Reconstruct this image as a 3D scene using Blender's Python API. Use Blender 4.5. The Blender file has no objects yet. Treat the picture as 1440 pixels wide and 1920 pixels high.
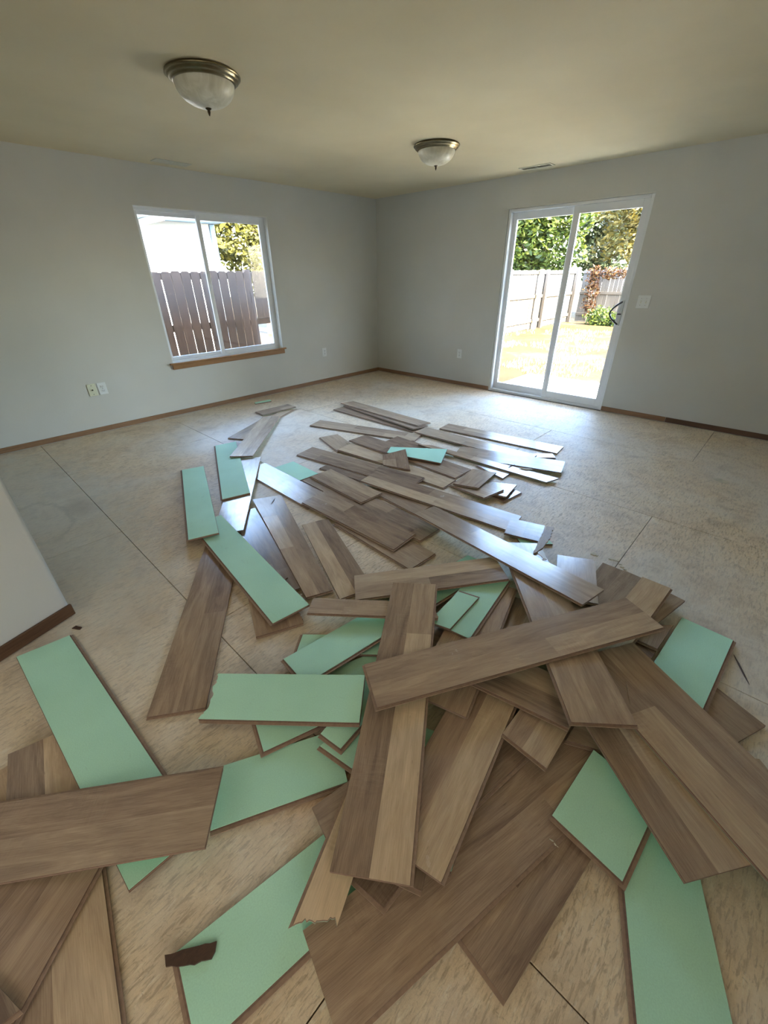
import bpy, bmesh, math, random
from mathutils import Vector, Matrix
C = bpy.context.scene.collection
S = bpy.context.scene
PI = math.pi

# ---------------------------------------------------------------- camera
CH = 2.31                      # ceiling height
XW, YW = 5.132, 4.982          # wall with sliding door (x) and wall with window (y)
cam = bpy.data.cameras.new('camera')
camo = bpy.data.objects.new('camera', cam); C.objects.link(camo); S.camera = camo
FPX, YAW, PITCH, ROLL, CAMH = (769.128661, 0.761787, 0.523641, -0.01264, 1.386579)
fw = Vector((math.cos(PITCH)*math.cos(YAW), math.cos(PITCH)*math.sin(YAW), -math.sin(PITCH)))
r0 = Vector((math.sin(YAW), -math.cos(YAW), 0)); u0 = r0.cross(fw)
rr = r0*math.cos(ROLL) + u0*math.sin(ROLL); uu = u0*math.cos(ROLL) - r0*math.sin(ROLL)
M = Matrix((rr, uu, -fw)).transposed().to_4x4(); M.translation = Vector((0, 0, CAMH))
camo.matrix_world = M
cam.sensor_fit = 'VERTICAL'; cam.sensor_height = 36.0; cam.sensor_width = 27.0
cam.lens = FPX/1920*36.0; cam.clip_start = 0.02; cam.clip_end = 200

# ---------------------------------------------------------------- world, sun, daylight, exposure
S.view_settings.view_transform = 'Standard'; S.view_settings.look = 'None'
S.view_settings.gamma = 1.0; S.view_settings.use_curve_mapping = False
S.view_settings.exposure = 1.0
w = bpy.data.worlds.new('world'); S.world = w; w.use_nodes = True
nt = w.node_tree; nt.nodes.clear()
sky = nt.nodes.new('ShaderNodeTexSky'); sky.sky_type = 'NISHITA'; sky.sun_disc = False
sky.sun_elevation = math.radians(40); sky.sun_rotation = math.radians(200)
sky.air_density = 1.0; sky.dust_density = 1.5
bgn = nt.nodes.new('ShaderNodeBackground'); bgn.inputs[1].default_value = 4.6
wo = nt.nodes.new('ShaderNodeOutputWorld')
nt.links.new(sky.outputs[0], bgn.inputs[0]); nt.links.new(bgn.outputs[0], wo.inputs[0])
def light(name, kind, loc, direction, energy, color, **k):
    l = bpy.data.lights.new(name, kind); o = bpy.data.objects.new(name, l); C.objects.link(o)
    o.location = loc; o.rotation_euler = Vector(direction).to_track_quat('-Z', 'Y').to_euler()
    l.energy = energy; l.color = color
    for a, b in k.items(): setattr(l, a, b)
    return o
SUN_EL = math.radians(38)
sd = Vector((-0.05, -1.0, 0)).normalized()*math.cos(SUN_EL); sd.z = math.sin(SUN_EL)
light('sun', 'SUN', (0, -6, 12), -sd, 72.0, (1.0, 0.93, 0.80), angle=math.radians(1.0))
# added fill lamps behind the camera, brightening the room; no windows built there
light('rear_fill_lamp', 'AREA', (-2.9, 0.3, 1.7), (1, 0.25, -0.3), 15.0, (0.93, 0.97, 1.0), shape='RECTANGLE', size=3.2, size_y=1.6)
light('side_fill_lamp', 'AREA', (-1.3, -2.9, 1.6), (0.15, 1, -0.25), 24.0, (1.0, 0.97, 0.9), shape='RECTANGLE', size=2.4, size_y=1.6)
for nm, loc, d, sx, sy in (('window_portal', (2.585, YW+0.13, 1.26), (0, -1, 0), 1.45, 1.43), ('door_portal', (XW+0.14, 2.147, 1.02), (-1, 0, 0), 1.46, 1.98)):
    o = light(nm, 'AREA', loc, d, 1.0, (1, 1, 1), shape='RECTANGLE', size=sx, size_y=sy)
    o.data.cycles.is_portal = True

# ---------------------------------------------------------------- helpers
def srgb(r, g, b):
    f = lambda c: (c/255/12.92) if c/255 <= 0.04045 else ((c/255+0.055)/1.055)**2.4
    return (f(r), f(g), f(b), 1.0)
class NT:
    def __init__(s, name, rough=0.5, color=None, spec=0.5, metallic=0.0):
        s.m = bpy.data.materials.new(name); s.m.use_nodes = True; s.t = s.m.node_tree
        s.b = s.t.nodes['Principled BSDF']
        s.b.inputs['Roughness'].default_value = rough; s.b.inputs['Specular IOR Level'].default_value = spec
        s.b.inputs['Metallic'].default_value = metallic
        if color: s.b.inputs['Base Color'].default_value = color
    def n(s, typ, ins=None, **k):
        nd = s.t.nodes.new(typ)
        for a, b in k.items(): setattr(nd, a, b)
        for a, b in (ins or {}).items():
            if hasattr(b, 'is_output') or hasattr(b, 'links'): s.t.links.new(b, nd.inputs[a])
            else: nd.inputs[a].default_value = b
        return nd
    def coord(s, which='Object'): return s.n('ShaderNodeTexCoord').outputs[which]
    def mapping(s, v, scale=(1, 1, 1), rot=(0, 0, 0), loc=(0, 0, 0)):
        return s.n('ShaderNodeMapping', {'Vector': v, 'Scale': scale, 'Rotation': rot, 'Location': loc}).outputs[0]
    def noise(s, v, scale, detail=3, rough=0.5, dist=0.0):
        return s.n('ShaderNodeTexNoise', {'Vector': v, 'Scale': scale, 'Detail': detail, 'Roughness': rough, 'Distortion': dist}).outputs['Fac']
    def ramp(s, f, stops):
        r = s.n('ShaderNodeValToRGB', {'Fac': f}); e = r.color_ramp.elements
        while len(e) < len(stops): e.new(0.5)
        for i, (p, c) in enumerate(stops):
            e[i].position = p; e[i].color = c if len(c) == 4 else (*c, 1)
        return r.outputs[0]
    def val(s, f, a, b, c=0.0, d=1.0):
        return s.n('ShaderNodeMapRange', {'Value': f, 'From Min': a, 'From Max': b, 'To Min': c, 'To Max': d}).outputs[0]
    def mix(s, f, a, b, mode='MIX'):
        nd = s.n('ShaderNodeMix', data_type='RGBA', blend_type=mode)
        for i, v in ((0, f), (6, a), (7, b)):
            if hasattr(v, 'is_output'): s.t.links.new(v, nd.inputs[i])
            else: nd.inputs[i].default_value = v
        return nd.outputs[2]
    def math(s, op, a, b=0.0):
        nd = s.n('ShaderNodeMath', operation=op)
        for i, v in ((0, a), (1, b)):
            if hasattr(v, 'is_output'): s.t.links.new(v, nd.inputs[i])
            else: nd.inputs[i].default_value = v
        return nd.outputs[0]
    def base(s, c): s.t.links.new(c, s.b.inputs['Base Color'])
    def rough(s, c): s.t.links.new(c, s.b.inputs['Roughness'])
    def bump(s, h, strength=0.3, dist=0.002):
        b = s.n('ShaderNodeBump', {'Height': h, 'Strength': strength, 'Distance': dist}); s.t.links.new(b.outputs[0], s.b.inputs['Normal'])
def obj(name, bm, mats, parent=None, smooth=False):
    me = bpy.data.meshes.new(name); bm.to_mesh(me); bm.free()
    for m in (mats if isinstance(mats, (list, tuple)) else [mats]): me.materials.append(m)
    if smooth:
        for f in me.polygons: f.use_smooth = True
    o = bpy.data.objects.new(name, me); C.objects.link(o)
    if parent is not None: o.parent = parent
    return o
def obj_me(name, me, parent=None):
    o = bpy.data.objects.new(name, me); C.objects.link(o)
    if parent is not None: o.parent = parent
    return o
def empty(name, loc=(0, 0, 0), rotz=0):
    o = bpy.data.objects.new(name, None); C.objects.link(o); o.location = loc; o.rotation_euler = (0, 0, rotz); o.empty_display_size = 0.1
    return o
def tag(o, label, cat, group=None, kind=None):
    o['label'] = label; o['category'] = cat
    if group: o['group'] = group
    if kind: o['kind'] = kind
    return o
def struct(o, label=None, cat=None):
    o['kind'] = 'structure'
    if label: o['label'] = label
    if cat: o['category'] = cat
    return o
def box(bm, x0, x1, y0, y1, z0, z1, mi=0, bev=0.0):
    vs = [bm.verts.new(p) for p in ((x0,y0,z0),(x1,y0,z0),(x1,y1,z0),(x0,y1,z0),(x0,y0,z1),(x1,y0,z1),(x1,y1,z1),(x0,y1,z1))]
    fs = []
    for q in ((3,2,1,0),(4,5,6,7),(0,1,5,4),(1,2,6,5),(2,3,7,6),(3,0,4,7)):
        f = bm.faces.new([vs[i] for i in q]); f.material_index = mi; fs.append(f)
    if bev:
        es = {e for f in fs for e in f.edges}
        r = bmesh.ops.bevel(bm, geom=list(es), offset=bev, segments=1, affect='EDGES')
        for f in r['faces']: f.material_index = mi
def bx(*a, **k):
    bm = bmesh.new(); box(bm, *a, **k); return bm
def lathe(bm, prof, seg=48, c=(0, 0, 0), mi=0):
    rings = []
    for r, z in prof:
        if r < 1e-5: rings.append([bm.verts.new((c[0], c[1], c[2]+z))])
        else: rings.append([bm.verts.new((c[0]+r*math.cos(2*PI*i/seg), c[1]+r*math.sin(2*PI*i/seg), c[2]+z)) for i in range(seg)])
    for a, b in zip(rings, rings[1:]):
        for i in range(seg):
            j = (i+1) % seg
            if len(a) == 1 and len(b) == 1: continue
            if len(a) == 1: f = bm.faces.new((a[0], b[j], b[i]))
            elif len(b) == 1: f = bm.faces.new((a[i], a[j], b[0]))
            else: f = bm.faces.new((a[i], a[j], b[j], b[i]))
            f.material_index = mi
def tube(bm, pts, r, seg=8, mi=0):
    rings = []; ref = None
    for k, p in enumerate(pts):
        p = Vector(p); a = Vector(pts[max(k-1, 0)]); b = Vector(pts[min(k+1, len(pts)-1)])
        d = (b-a).normalized()
        if ref is None: ref = d.cross(Vector((0, 0, 1))) if abs(d.z) < .9 else d.cross(Vector((1, 0, 0)))
        s_ = (ref - d*ref.dot(d)).normalized(); ref = s_; t = d.cross(s_)
        rk = r[k] if isinstance(r, (list, tuple)) else r
        rings.append([bm.verts.new(p + s_*rk*math.cos(2*PI*i/seg) + t*rk*math.sin(2*PI*i/seg)) for i in range(seg)])
    for a, b in zip(rings, rings[1:]):
        for i in range(seg):
            j = (i+1) % seg; f = bm.faces.new((a[i], a[j], b[j], b[i])); f.material_index = mi
    for q in (rings[0][::-1], rings[-1]): bm.faces.new(q).material_index = mi

# ---------------------------------------------------------------- materials
def mat_paint(name, c1, c2):
    m = NT(name, 0.75, spec=0.25); v = m.coord()
    n1 = m.noise(v, 1.3, 3); m.base(m.mix(m.val(n1, .3, .7), c1, c2))
    n2 = m.noise(v, 60, 3, .6); m.bump(n2, .35, .0015)
    return m.m
M_WALL = mat_paint('greige_wall_paint', srgb(196, 195, 186), srgb(203, 202, 194))
M_CEIL = mat_paint('ceiling_paint', srgb(205, 193, 161), srgb(216, 204, 172))
def mat_plain(name, c, rough=0.5, spec=0.5, metallic=0.0, var=0.0, scale=20):
    m = NT(name, rough, c, spec, metallic)
    if var:
        n = m.noise(m.coord(), scale, 3)
        m.base(m.mix(m.val(n, .3, .7), tuple(x*(1-var) for x in c[:3])+(1,), tuple(min(1, x*(1+var)) for x in c[:3])+(1,)))
    return m.m
M_VINYL = mat_plain('white_vinyl', srgb(226, 228, 228), .35, .5, var=.03, scale=6)
M_RETURN = mat_plain('white_jamb_paint', srgb(214, 214, 206), .6, .3, var=.03)
M_ALMOND = mat_plain('almond_plastic', srgb(214, 214, 186), .35, .5, var=.02)
M_PLATE = mat_plain('white_plate_plastic', srgb(222, 224, 220), .3, .5, var=.02)
M_SLOT = mat_plain('dark_slot', srgb(40, 38, 34), .8, .2, var=.1)
M_BRONZE = NT('brushed_bronze', .28, srgb(120, 108, 82), .5, 1.0)
_v = M_BRONZE.coord(); _n = M_BRONZE.noise(M_BRONZE.mapping(_v, (3, 3, 40)), 8, 3)
M_BRONZE.base(M_BRONZE.mix(_n, srgb(96, 86, 64), srgb(150, 138, 108))); M_BRONZE = M_BRONZE.m
def mat_alabaster():
    m = NT('alabaster_glass', .35, spec=.45); v = m.coord()
    n = m.noise(m.mapping(v, (6, 6, 1.5)), 3, 4, .6, 1.2)
    m.base(m.mix(m.val(n, .3, .75), srgb(196, 190, 166), srgb(226, 222, 204)))
    m.b.inputs['Subsurface Weight'].default_value = .15; m.b.inputs['Subsurface Radius'].default_value = (.02, .02, .015)
    m.bump(n, .1, .001)
    return m.m
M_ALAB = mat_alabaster()
def mat_wood_trim(name, c1, c2, sc=(2, 30, 30)):
    m = NT(name, .45, spec=.4); v = m.coord()
    n = m.noise(m.mapping(v, sc), 3, 4, .6, .6); n2 = m.noise(m.mapping(v, tuple(x*4 for x in sc)), 5, 3)
    m.base(m.mix(n2, m.mix(m.val(n, .3, .7), c1, c2), c1)); m.bump(n2, .15, .001)
    return m.m
M_BASEX = mat_wood_trim('walnut_trim_x', srgb(126, 95, 69), srgb(168, 130, 95), (2, 40, 40))
M_BASEY = mat_wood_trim('walnut_trim_y', srgb(126, 95, 69), srgb(168, 130, 95), (40, 2, 40))
M_SILL = mat_wood_trim('oak_sill', srgb(138, 98, 58), srgb(168, 126, 80), (2, 40, 40))
def mat_decor():
    m = NT('laminate_decor_print', .3, spec=.7)
    uv = m.n('ShaderNodeUVMap', uv_map='UVMap').outputs[0]
    tint = m.n('ShaderNodeAttribute', attribute_name='tint').outputs['Fac']
    warm = m.n('ShaderNodeAttribute', attribute_name='warm').outputs['Fac']
    g1 = m.noise(m.mapping(uv, (1.5, 11, 1)), 2.2, 5, .62, 1.0)       # broad flame grain
    g2 = m.noise(m.mapping(uv, (3, 110, 1)), 4, 4, .65)           # fine fibre lines
    g3 = m.noise(m.mapping(uv, (26, 5, 1)), 5, 3, .6, .4)           # cross chatter marks
    big = m.noise(uv, 2.0, 2)
    t = m.math('ADD', m.math('MULTIPLY', m.math('SUBTRACT', g1, .5), .85), m.val(tint, .3, .7, .12, .88))
    t = m.math('ADD', t, m.math('MULTIPLY', m.math('SUBTRACT', g2, .5), .55))
    chat = m.math('MULTIPLY', m.math('MULTIPLY', m.math('SUBTRACT', g3, .5), m.val(big, .55, .75)), .55)
    t = m.math('ADD', t, chat)
    cool = m.ramp(t, [(0.0, srgb(116, 95, 82)), (.35, srgb(160, 138, 116)), (.65, srgb(191, 168, 142)), (1.0, srgb(223, 199, 168))])
    hot = m.ramp(t, [(0.0, srgb(121, 93, 75)), (.35, srgb(170, 138, 113)), (.65, srgb(198, 169, 135)), (1.0, srgb(231, 201, 164))])
    col = m.mix(warm, cool, hot)
    kn = m.n('ShaderNodeTexVoronoi', {'Vector': m.mapping(uv, (5, 30, 1)), 'Scale': 1.6}).outputs['Distance']
    col = m.mix(m.val(kn, .0, .07, .5, 0.0), col, srgb(49, 36, 27))
    # light sanding dust and scuffs, fixed to the board
    dn = m.noise(uv, 9, 4, .7); col = m.mix(m.val(dn, .55, .85, 0, .22), col, srgb(172, 161, 143))
    m.base(col); m.rough(m.val(dn, .3, .8, .17, .3)); m.bump(g2, .05, .0003)
    return m.m
M_DECOR = mat_decor()
def mat_core():
    m = NT('fibreboard_core', .8, spec=.2); v = m.coord()
    m.base(m.mix(m.noise(v, 90, 3, .7), srgb(107, 83, 71), srgb(154, 126, 109))); m.bump(m.noise(v, 400, 2), .3, .0006)
    return m.m
M_CORE = mat_core()
M_LIP = mat_plain('tongue_fibre', srgb(160, 134, 114), .8, .2, var=.12, scale=90)
def mat_green():
    m = NT('mint_underlay_foam', .62, spec=.3)
    uv = m.n('ShaderNodeUVMap', uv_map='UVMap').outputs[0]
    n1 = m.noise(uv, 3, 3, .5); n2 = m.noise(uv, 260, 3, .7); n3 = m.noise(m.mapping(uv, (1.5, 6, 1)), 7, 4, .7, 1.5)
    c = m.mix(m.val(n1, .3, .7), srgb(184, 229, 199), srgb(199, 243, 215))
    c = m.mix(m.val(n2, .35, .75, 0, .35), c, srgb(148, 199, 167))
    c = m.mix(m.val(n3, .62, .82, 0, .35), c, srgb(144, 177, 149))
    m.base(c); m.bump(n2, .25, .0008)
    return m.m
M_GREEN = mat_green()
def mat_osb():
    m = NT('weathered_osb', .68, spec=.35); v = m.coord('Generated'); g = m.n('ShaderNodeNewGeometry').outputs['Position']
    col = m.mix(m.val(m.noise(g, 1.1, 3), .3, .7), srgb(222, 198, 166), srgb(236, 216, 185))
    height = None
    for k, (ang, sc, br, st) in enumerate(((.5, 1.0, srgb(242, 229, 201), .6), (1.7, 1.1, srgb(147, 121, 95), .58), (2.6, .9, srgb(236, 212, 174), .6), (3.6, 1.25, srgb(161, 135, 106), .58), (5.2, 1.0, srgb(244, 235, 217), .64))):
        mp = m.mapping(g, (17*sc, 84*sc, 1), (0, 0, ang), (k*3.7, k*1.3, k*5.))
        n = m.noise(mp, 1.0, 4, .6, .6)
        col = m.mix(m.val(n, st-.035, st+.045, 0, .5), col, br)
        height = n if height is None else m.math('ADD', height, n)
    fine = m.noise(g, 160, 4, .7)
    fib = m.noise(m.mapping(g, (40, 320, 1), (0, 0, .9)), 1.0, 3, .6, 1.2); fib2 = m.noise(m.mapping(g, (40, 320, 1), (0, 0, 2.5)), 1.0, 3, .6, 1.2)
    col = m.mix(m.val(fib, .6, .7, 0, .42), col, srgb(132, 108, 85)); col = m.mix(m.val(fib2, .6, .7, 0, .3), col, srgb(236, 221, 197))
    col = m.mix(m.val(fine, .3, .8, 0, .3), col, srgb(193, 171, 140))
    dk = m.noise(m.mapping(g, (1, 1, 1), (0, 0, .6)), 42, 3, .7, 1.6)
    col = m.mix(m.val(dk, .6, .72, 0, .42), col, srgb(126, 104, 83))
    # grey drywall dust film in broad patches, darker foot-worn patches
    d1 = m.noise(g, .8, 4, .55, .6)
    col = m.mix(m.val(d1, .42, .66, .0, .55), col, srgb(222, 219, 211))
    d2 = m.noise(m.mapping(g, loc=(4, 2, 0)), 1.7, 4, .6, .8)
    mo = m.noise(g, 6.5, 4, .65, .8)
    col = m.mix(m.val(mo, .5, .72, 0, .38), col, srgb(157, 133, 110)); col = m.mix(m.val(mo, .28, .42, .3, 0), col, srgb(238, 227, 207))
    col = m.mix(m.val(d2, .58, .74, 0, .38), col, srgb(187, 160, 130))
    # water-stain ring near the partition and a rust-coloured stain, at fixed places on the boards
    def spot(cx, cy, sx, sy):
        p = m.mapping(g, (1/sx, 1/sy, 0), (0, 0, 0), (-cx/sx, -cy/sy, 0))
        ln = m.n('ShaderNodeVectorMath', {0: p}, operation='LENGTH').outputs['Value']
        return m.math('ADD', ln, m.math('MULTIPLY', m.math('SUBTRACT', m.noise(g, 9, 4, .7), .5), .9))
    a = spot(.12, 3.25, .16, .34)
    ring = m.math('MULTIPLY', m.val(a, .82, .95), m.val(a, 1.0, 1.12, 1, 0))
    col = m.mix(m.math('MULTIPLY', ring, .3), col, srgb(101, 87, 68))
    b = spot(.36, 3.3, .12, .22)
    col = m.mix(m.val(b, .3, 1.0, .45, 0), col, srgb(132, 95, 68))
    grey = spot(.14, 3.3, .5, 1.6)
    col = m.mix(m.val(grey, .6, 1.2, .5, 0), col, srgb(202, 204, 195))
    h1 = spot(.42, .62, .25, .16)
    col = m.mix(m.val(h1, .2, 1.0, .5, 0), col, srgb(181, 117, 67))
    m.base(col); m.rough(m.val(d1, .3, .7, .62, .42)); m.bump(m.math('ADD', height, fine), .35, .002)
    return m.m
M_OSB = mat_osb()

# ---------------------------------------------------------------- room shell
XB, YB = -3.2, -3.2            # room limits behind the camera
T = 0.14
JO = dict(x0=1.855, x1=3.315, z0=.548, z1=1.985)        # window opening in wall_left
DO = dict(y0=1.411, y1=2.884, z0=.0, z1=2.012)          # door opening in wall_right
def wall(name, boxes, mat=M_WALL):
    bm = bmesh.new()
    for b in boxes: box(bm, *b)
    return struct(obj(name, bm, mat))
wall('wall_left', [(XB-T, JO['x0'], YW, YW+T, -.3, CH+.1), (JO['x1'], XW+T, YW, YW+T, -.3, CH+.1), (JO['x0'], JO['x1'], YW, YW+T, -.3, JO['z0']), (JO['x0'], JO['x1'], YW, YW+T, JO['z1'], CH+.1)])
wall('wall_right', [(XW, XW+T, YB-T, DO['y0'], -.3, CH+.1), (XW, XW+T, DO['y1'], YW, -.3, CH+.1), (XW, XW+T, DO['y0'], DO['y1'], DO['z1'], CH+.1), (XW, XW+T, DO['y0'], DO['y1'], -.3, -.03)])
wall('wall_back', [(XB-T, XB, YB-T, YW, -.3, CH+.1)])
wall('wall_front_and_light_blocker', [(XB, XW, YB-T, YB, -.3, CH+.1), (-.12, XW, -1.14, -1.0, -.005, CH)])  # second box: added unseen wall that keeps side lamp light off the near right
struct(obj('ceiling', bx(XB-T, XW+T, YB-T, YW+T, CH, CH+.12), M_CEIL))
# roof slab with eaves (shades the walls outside and the side yard)
M_ROOF = mat_plain('roof_shingle', srgb(92, 84, 78), .9, .2, var=.2)
M_SOFFIT = mat_plain('soffit_paint', srgb(112, 134, 152), .6, .3, var=.03)
rf = bmesh.new(); box(rf, XB-.6, XW+.5, YB-.6, YW+.62, CH+.121, CH+.3)
struct(obj('roof', rf, M_ROOF))
# subfloor: a base slab with sheets of oriented strand board lying on it, 3 mm gaps
fl = struct(obj('floor', bx(XB, XW, YB, YW, -.09, -.012), mat_plain('joist_gap_dark', srgb(44, 36, 28), .9, .1, var=.1)))
fl['label'] = 'bare strand board subfloor with dark seams between the sheets'
xs = [.443-1.2175*k for k in (3, 2, 1)] + [.443, 1.656, 2.8755, 4.0955, XW]
xs[0] = XB
ys_even, ys_odd = .3165, 1.5365
random.seed(3)
for i in range(len(xs)-1):
    off = (ys_even if i in (4, 6, 2, 0) else ys_odd)
    cuts = [YB] + [off+2.44*k for k in range(-3, 4) if YB+.02 < off+2.44*k < YW-.02] + [YW]
    if i == 2: cuts = [YB, -2.16, .2777, 2.7177, YW]
    for a, b in zip(cuts, cuts[1:]):
        g = .0016
        x0 = xs[i]+(g if i else 0); x1 = xs[i+1]-(g if i < len(xs)-2 else 0)
        y0 = a+(g if a > YB else 0); y1 = b-(g if b < YW else 0)
        obj('osb_sheet', bx(x0, x1, y0, y1, -.012, 0.0, bev=.0012), M_OSB, fl)

# baseboards
def baseboard(name, bms, mat):
    return struct(obj(name, bms, mat))
def bb_x(x0, x1, y, s):        # along x, against y, thickness toward s
    bm = bmesh.new(); y0, y1 = sorted((y, y+s*.011)); box(bm, x0, x1, y0, y1, .006, .055, bev=.002); return bm
baseboard('baseboard_left', bb_x(XB, XW-.011, YW, -1), M_BASEX)
bm = bmesh.new(); box(bm, XW-.011, XW, DO['y1']+.008, YW, .006, .055, bev=.002)
baseboard('baseboard_right', bm, M_BASEY)
bm = bmesh.new(); box(bm, XW-.011, XW, .76, DO['y0']-.004, .006, .055, bev=.002)
o = baseboard('baseboard_right_near', bm, M_BASEY); o.name = 'baseboard_right.001'
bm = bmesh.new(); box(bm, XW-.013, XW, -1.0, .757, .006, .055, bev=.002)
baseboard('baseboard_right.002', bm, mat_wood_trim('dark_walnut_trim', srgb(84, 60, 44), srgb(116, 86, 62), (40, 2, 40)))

# partition at the left edge with bullnose corner
pa = math.atan2(2.0918-1.9961, .0338+.258)
Lp, Tp, Rb = 1.9, .125, .02
pbm = bmesh.new()
pts = []
def arc(cx, cy, a0, a1, n=6): return [(cx+Rb*math.cos(a0+(a1-a0)*i/n), cy+Rb*math.sin(a0+(a1-a0)*i/n)) for i in range(n+1)]
pts = [(-Lp, 0), *arc(-Rb, Rb, -PI/2, 0), *arc(-Rb, Tp-Rb, 0, PI/2), (-Lp, Tp)]
lo = [pbm.verts.new((x, y, 0)) for x, y in pts]; hi = [pbm.verts.new((x, y, CH-.001)) for x, y in pts]
for i in range(len(pts)):
    j = (i+1) % len(pts); pbm.faces.new((lo[i], lo[j], hi[j], hi[i]))
pbm.faces.new(hi); pbm.faces.new(lo[::-1])
pw = obj('wall_partition', pbm, mat_paint('partition_paint', srgb(206, 208, 206), srgb(214, 216, 214)))
pw.location = (.0338, 2.0918, 0); pw.rotation_euler = (0, 0, pa); struct(pw)
bb = bmesh.new(); box(bb, -Lp, .002, -.013, -.0005, .003, .062, bev=.002)
o = obj('baseboard_partition', bb, mat_wood_trim('dark_trim_partition', srgb(84, 60, 44), srgb(120, 90, 66), (2, 40, 40))); struct(o)
o.location = pw.location; o.rotation_euler = pw.rotation_euler

# ---------------------------------------------------------------- window_1 (sliding window, two sashes) in wall_left
def mat_glass():
    m = NT('window_glass', .02, spec=.5); t = m.t
    tr = m.n('ShaderNodeBsdfTransparent', {'Color': (.97, .98, .98, 1)}); gl = m.n('ShaderNodeBsdfGlossy', {'Roughness': .02})
    fr = m.n('ShaderNodeFresnel', {'IOR': 1.45}); mx = m.n('ShaderNodeMixShader', {0: m.math('MULTIPLY', fr.outputs[0], .8), 1: tr.outputs[0], 2: gl.outputs[0]})
    t.links.new(mx.outputs[0], t.nodes['Material Output'].inputs['Surface']); return m.m
M_GLASS = mat_glass()
def rect_frame(x0, x1, z0, z1, w, y0, y1, wb=None, bev=.002):
    bm = bmesh.new(); wb = wb or w
    box(bm, x0, x0+w, y0, y1, z0, z1, bev=bev); box(bm, x1-w, x1, y0, y1, z0, z1, bev=bev)
    box(bm, x0+w, x1-w, y0, y1, z1-w, z1, bev=bev); box(bm, x0+w, x1-w, y0, y1, z0, z0+wb, bev=bev)
    return bm
def placed(o, mat4): o.matrix_world = mat4; return o
x0, x1, z0, z1 = JO['x0'], JO['x1'], JO['z0'], JO['z1']
w1 = struct(empty('window_1', ((x0+x1)/2, YW, z0)), 'white two-sash sliding window with an oak sill', None)
Yf = YW+.075
def wpart(name, bm, mat, par):
    bmesh.ops.translate(bm, verts=bm.verts, vec=-Vector(w1.location)); return obj(name, bm, mat, par)
wpart('frame', rect_frame(x0, x1, z0+.0, z1, .03, Yf, YW+T), M_VINYL, w1)
wpart('drywall_return', rect_frame(x0-.0, x1, z0, z1, .004, YW+.001, Yf, bev=0), M_RETURN, w1)
xm = 2.52
s1 = wpart('sash', rect_frame(x0+.028, xm+.02, z0+.03, z1-.028, .034, Yf+.03, Yf+.055), M_VINYL, w1)
wpart('pane', bx(x0+.06, xm-.012, Yf+.041, Yf+.045, z0+.06, z1-.06), M_GLASS, s1)
s2 = wpart('sash', rect_frame(xm-.03, x1-.028, z0+.03, z1-.028, .045, Yf+.002, Yf+.028), M_VINYL, w1)
wpart('pane', bx(xm+.012, x1-.07, Yf+.013, Yf+.017, z0+.07, z1-.07), M_GLASS, s2)
lk = wpart('latch', bx(xm-.022, xm-.008, Yf-.012, Yf+.002, 1.26, 1.32, bev=.003), M_VINYL, w1)
sl = bmesh.new(); box(sl, x0-.035, x1+.035, YW-.03, YW-.0005, z0-.0, z0+.018, bev=.003); box(sl, x0-.01, x1+.01, YW-.02, YW-.0005, z0-.05, z0, bev=.003)
wpart('sill', sl, M_SILL, w1)

# ---------------------------------------------------------------- door_1 (sliding patio door) in wall_right
y0, y1, z0, z1 = DO['y0'], DO['y1'], .02, DO['z1']
d1 = struct(empty('door_1', (XW, (y0+y1)/2, 0)), 'white sliding patio door with a grey loop handle', None)
def dframe(ya, yb, za, zb, w, xa, xb, wb=None, wt=None, bev=.003):
    bm = bmesh.new(); wb = wb or w; wt = wt or w
    box(bm, xa, xb, ya, ya+w, za, zb, bev=bev); box(bm, xa, xb, yb-w, yb, za, zb, bev=bev)
    box(bm, xa, xb, ya+w, yb-w, zb-wt, zb, bev=bev); box(bm, xa, xb, ya+w, yb-w, za, za+wb, bev=bev)
    return bm
def dpart(name, bm, mat, par):
    bmesh.ops.translate(bm, verts=bm.verts, vec=-Vector(d1.location)); return obj(name, bm, mat, par)
dpart('door_frame', dframe(y0, y1, 0.004, z1, .03, XW+.004, XW+.12), M_VINYL, d1)
ret = bmesh.new(); box(ret, XW-.002, XW+.05, y1, y1+.006, 0, z1); box(ret, XW-.002, XW+.05, y0, y1+.006, z1, z1+.006)
dpart('drywall_return', ret, M_RETURN, d1)
ym = 2.135
p1 = dpart('sliding_panel', dframe(y0+.026, ym+.012, .03, z1-.028, .062, XW+.02, XW+.05, .085, .07), M_VINYL, d1)
dpart('pane', bx(XW+.033, XW+.038, y0+.085, ym-.045, .11, z1-.095), M_GLASS, p1)
p2 = dpart('fixed_panel', dframe(ym-.02, y1-.026, .03, z1-.028, .055, XW+.062, XW+.092, .085, .07), M_VINYL, d1)
dpart('pane', bx(XW+.075, XW+.08, ym+.03, y1-.078, .11, z1-.095), M_GLASS, p2)
M_CHROME = mat_plain('dull_grey_metal', srgb(70, 70, 74), .45, .4, .2, var=.05)
hb = bmesh.new(); box(hb, XW+.008, XW+.022, y0+.035, y0+.062, .895, 1.135, bev=.004)
hp = dpart('handle_plate', hb, M_PLATE, d1)
hm = bmesh.new(); tube(hm, [(XW-.004-.028*math.sin(PI*t/12), y0+.055+.085*math.sin(PI*t/12), 1.12-.21*t/12) for t in range(13)], .009, 8)
tube(hm, [(XW+.01, y0+.055, 1.12), (XW-.004, y0+.055, 1.12)], .0065); tube(hm, [(XW+.01, y0+.055, .91), (XW-.004, y0+.055, .91)], .0065)
hh = dpart('handle', hm, M_CHROME, d1); hh['label'] = 'curved grey pull handle'
hl = bmesh.new(); box(hl, XW-.004, XW+.01, y0+.04, y0+.075, 1.0, 1.012, bev=.002); dpart('latch', hl, M_CHROME, d1)
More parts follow.
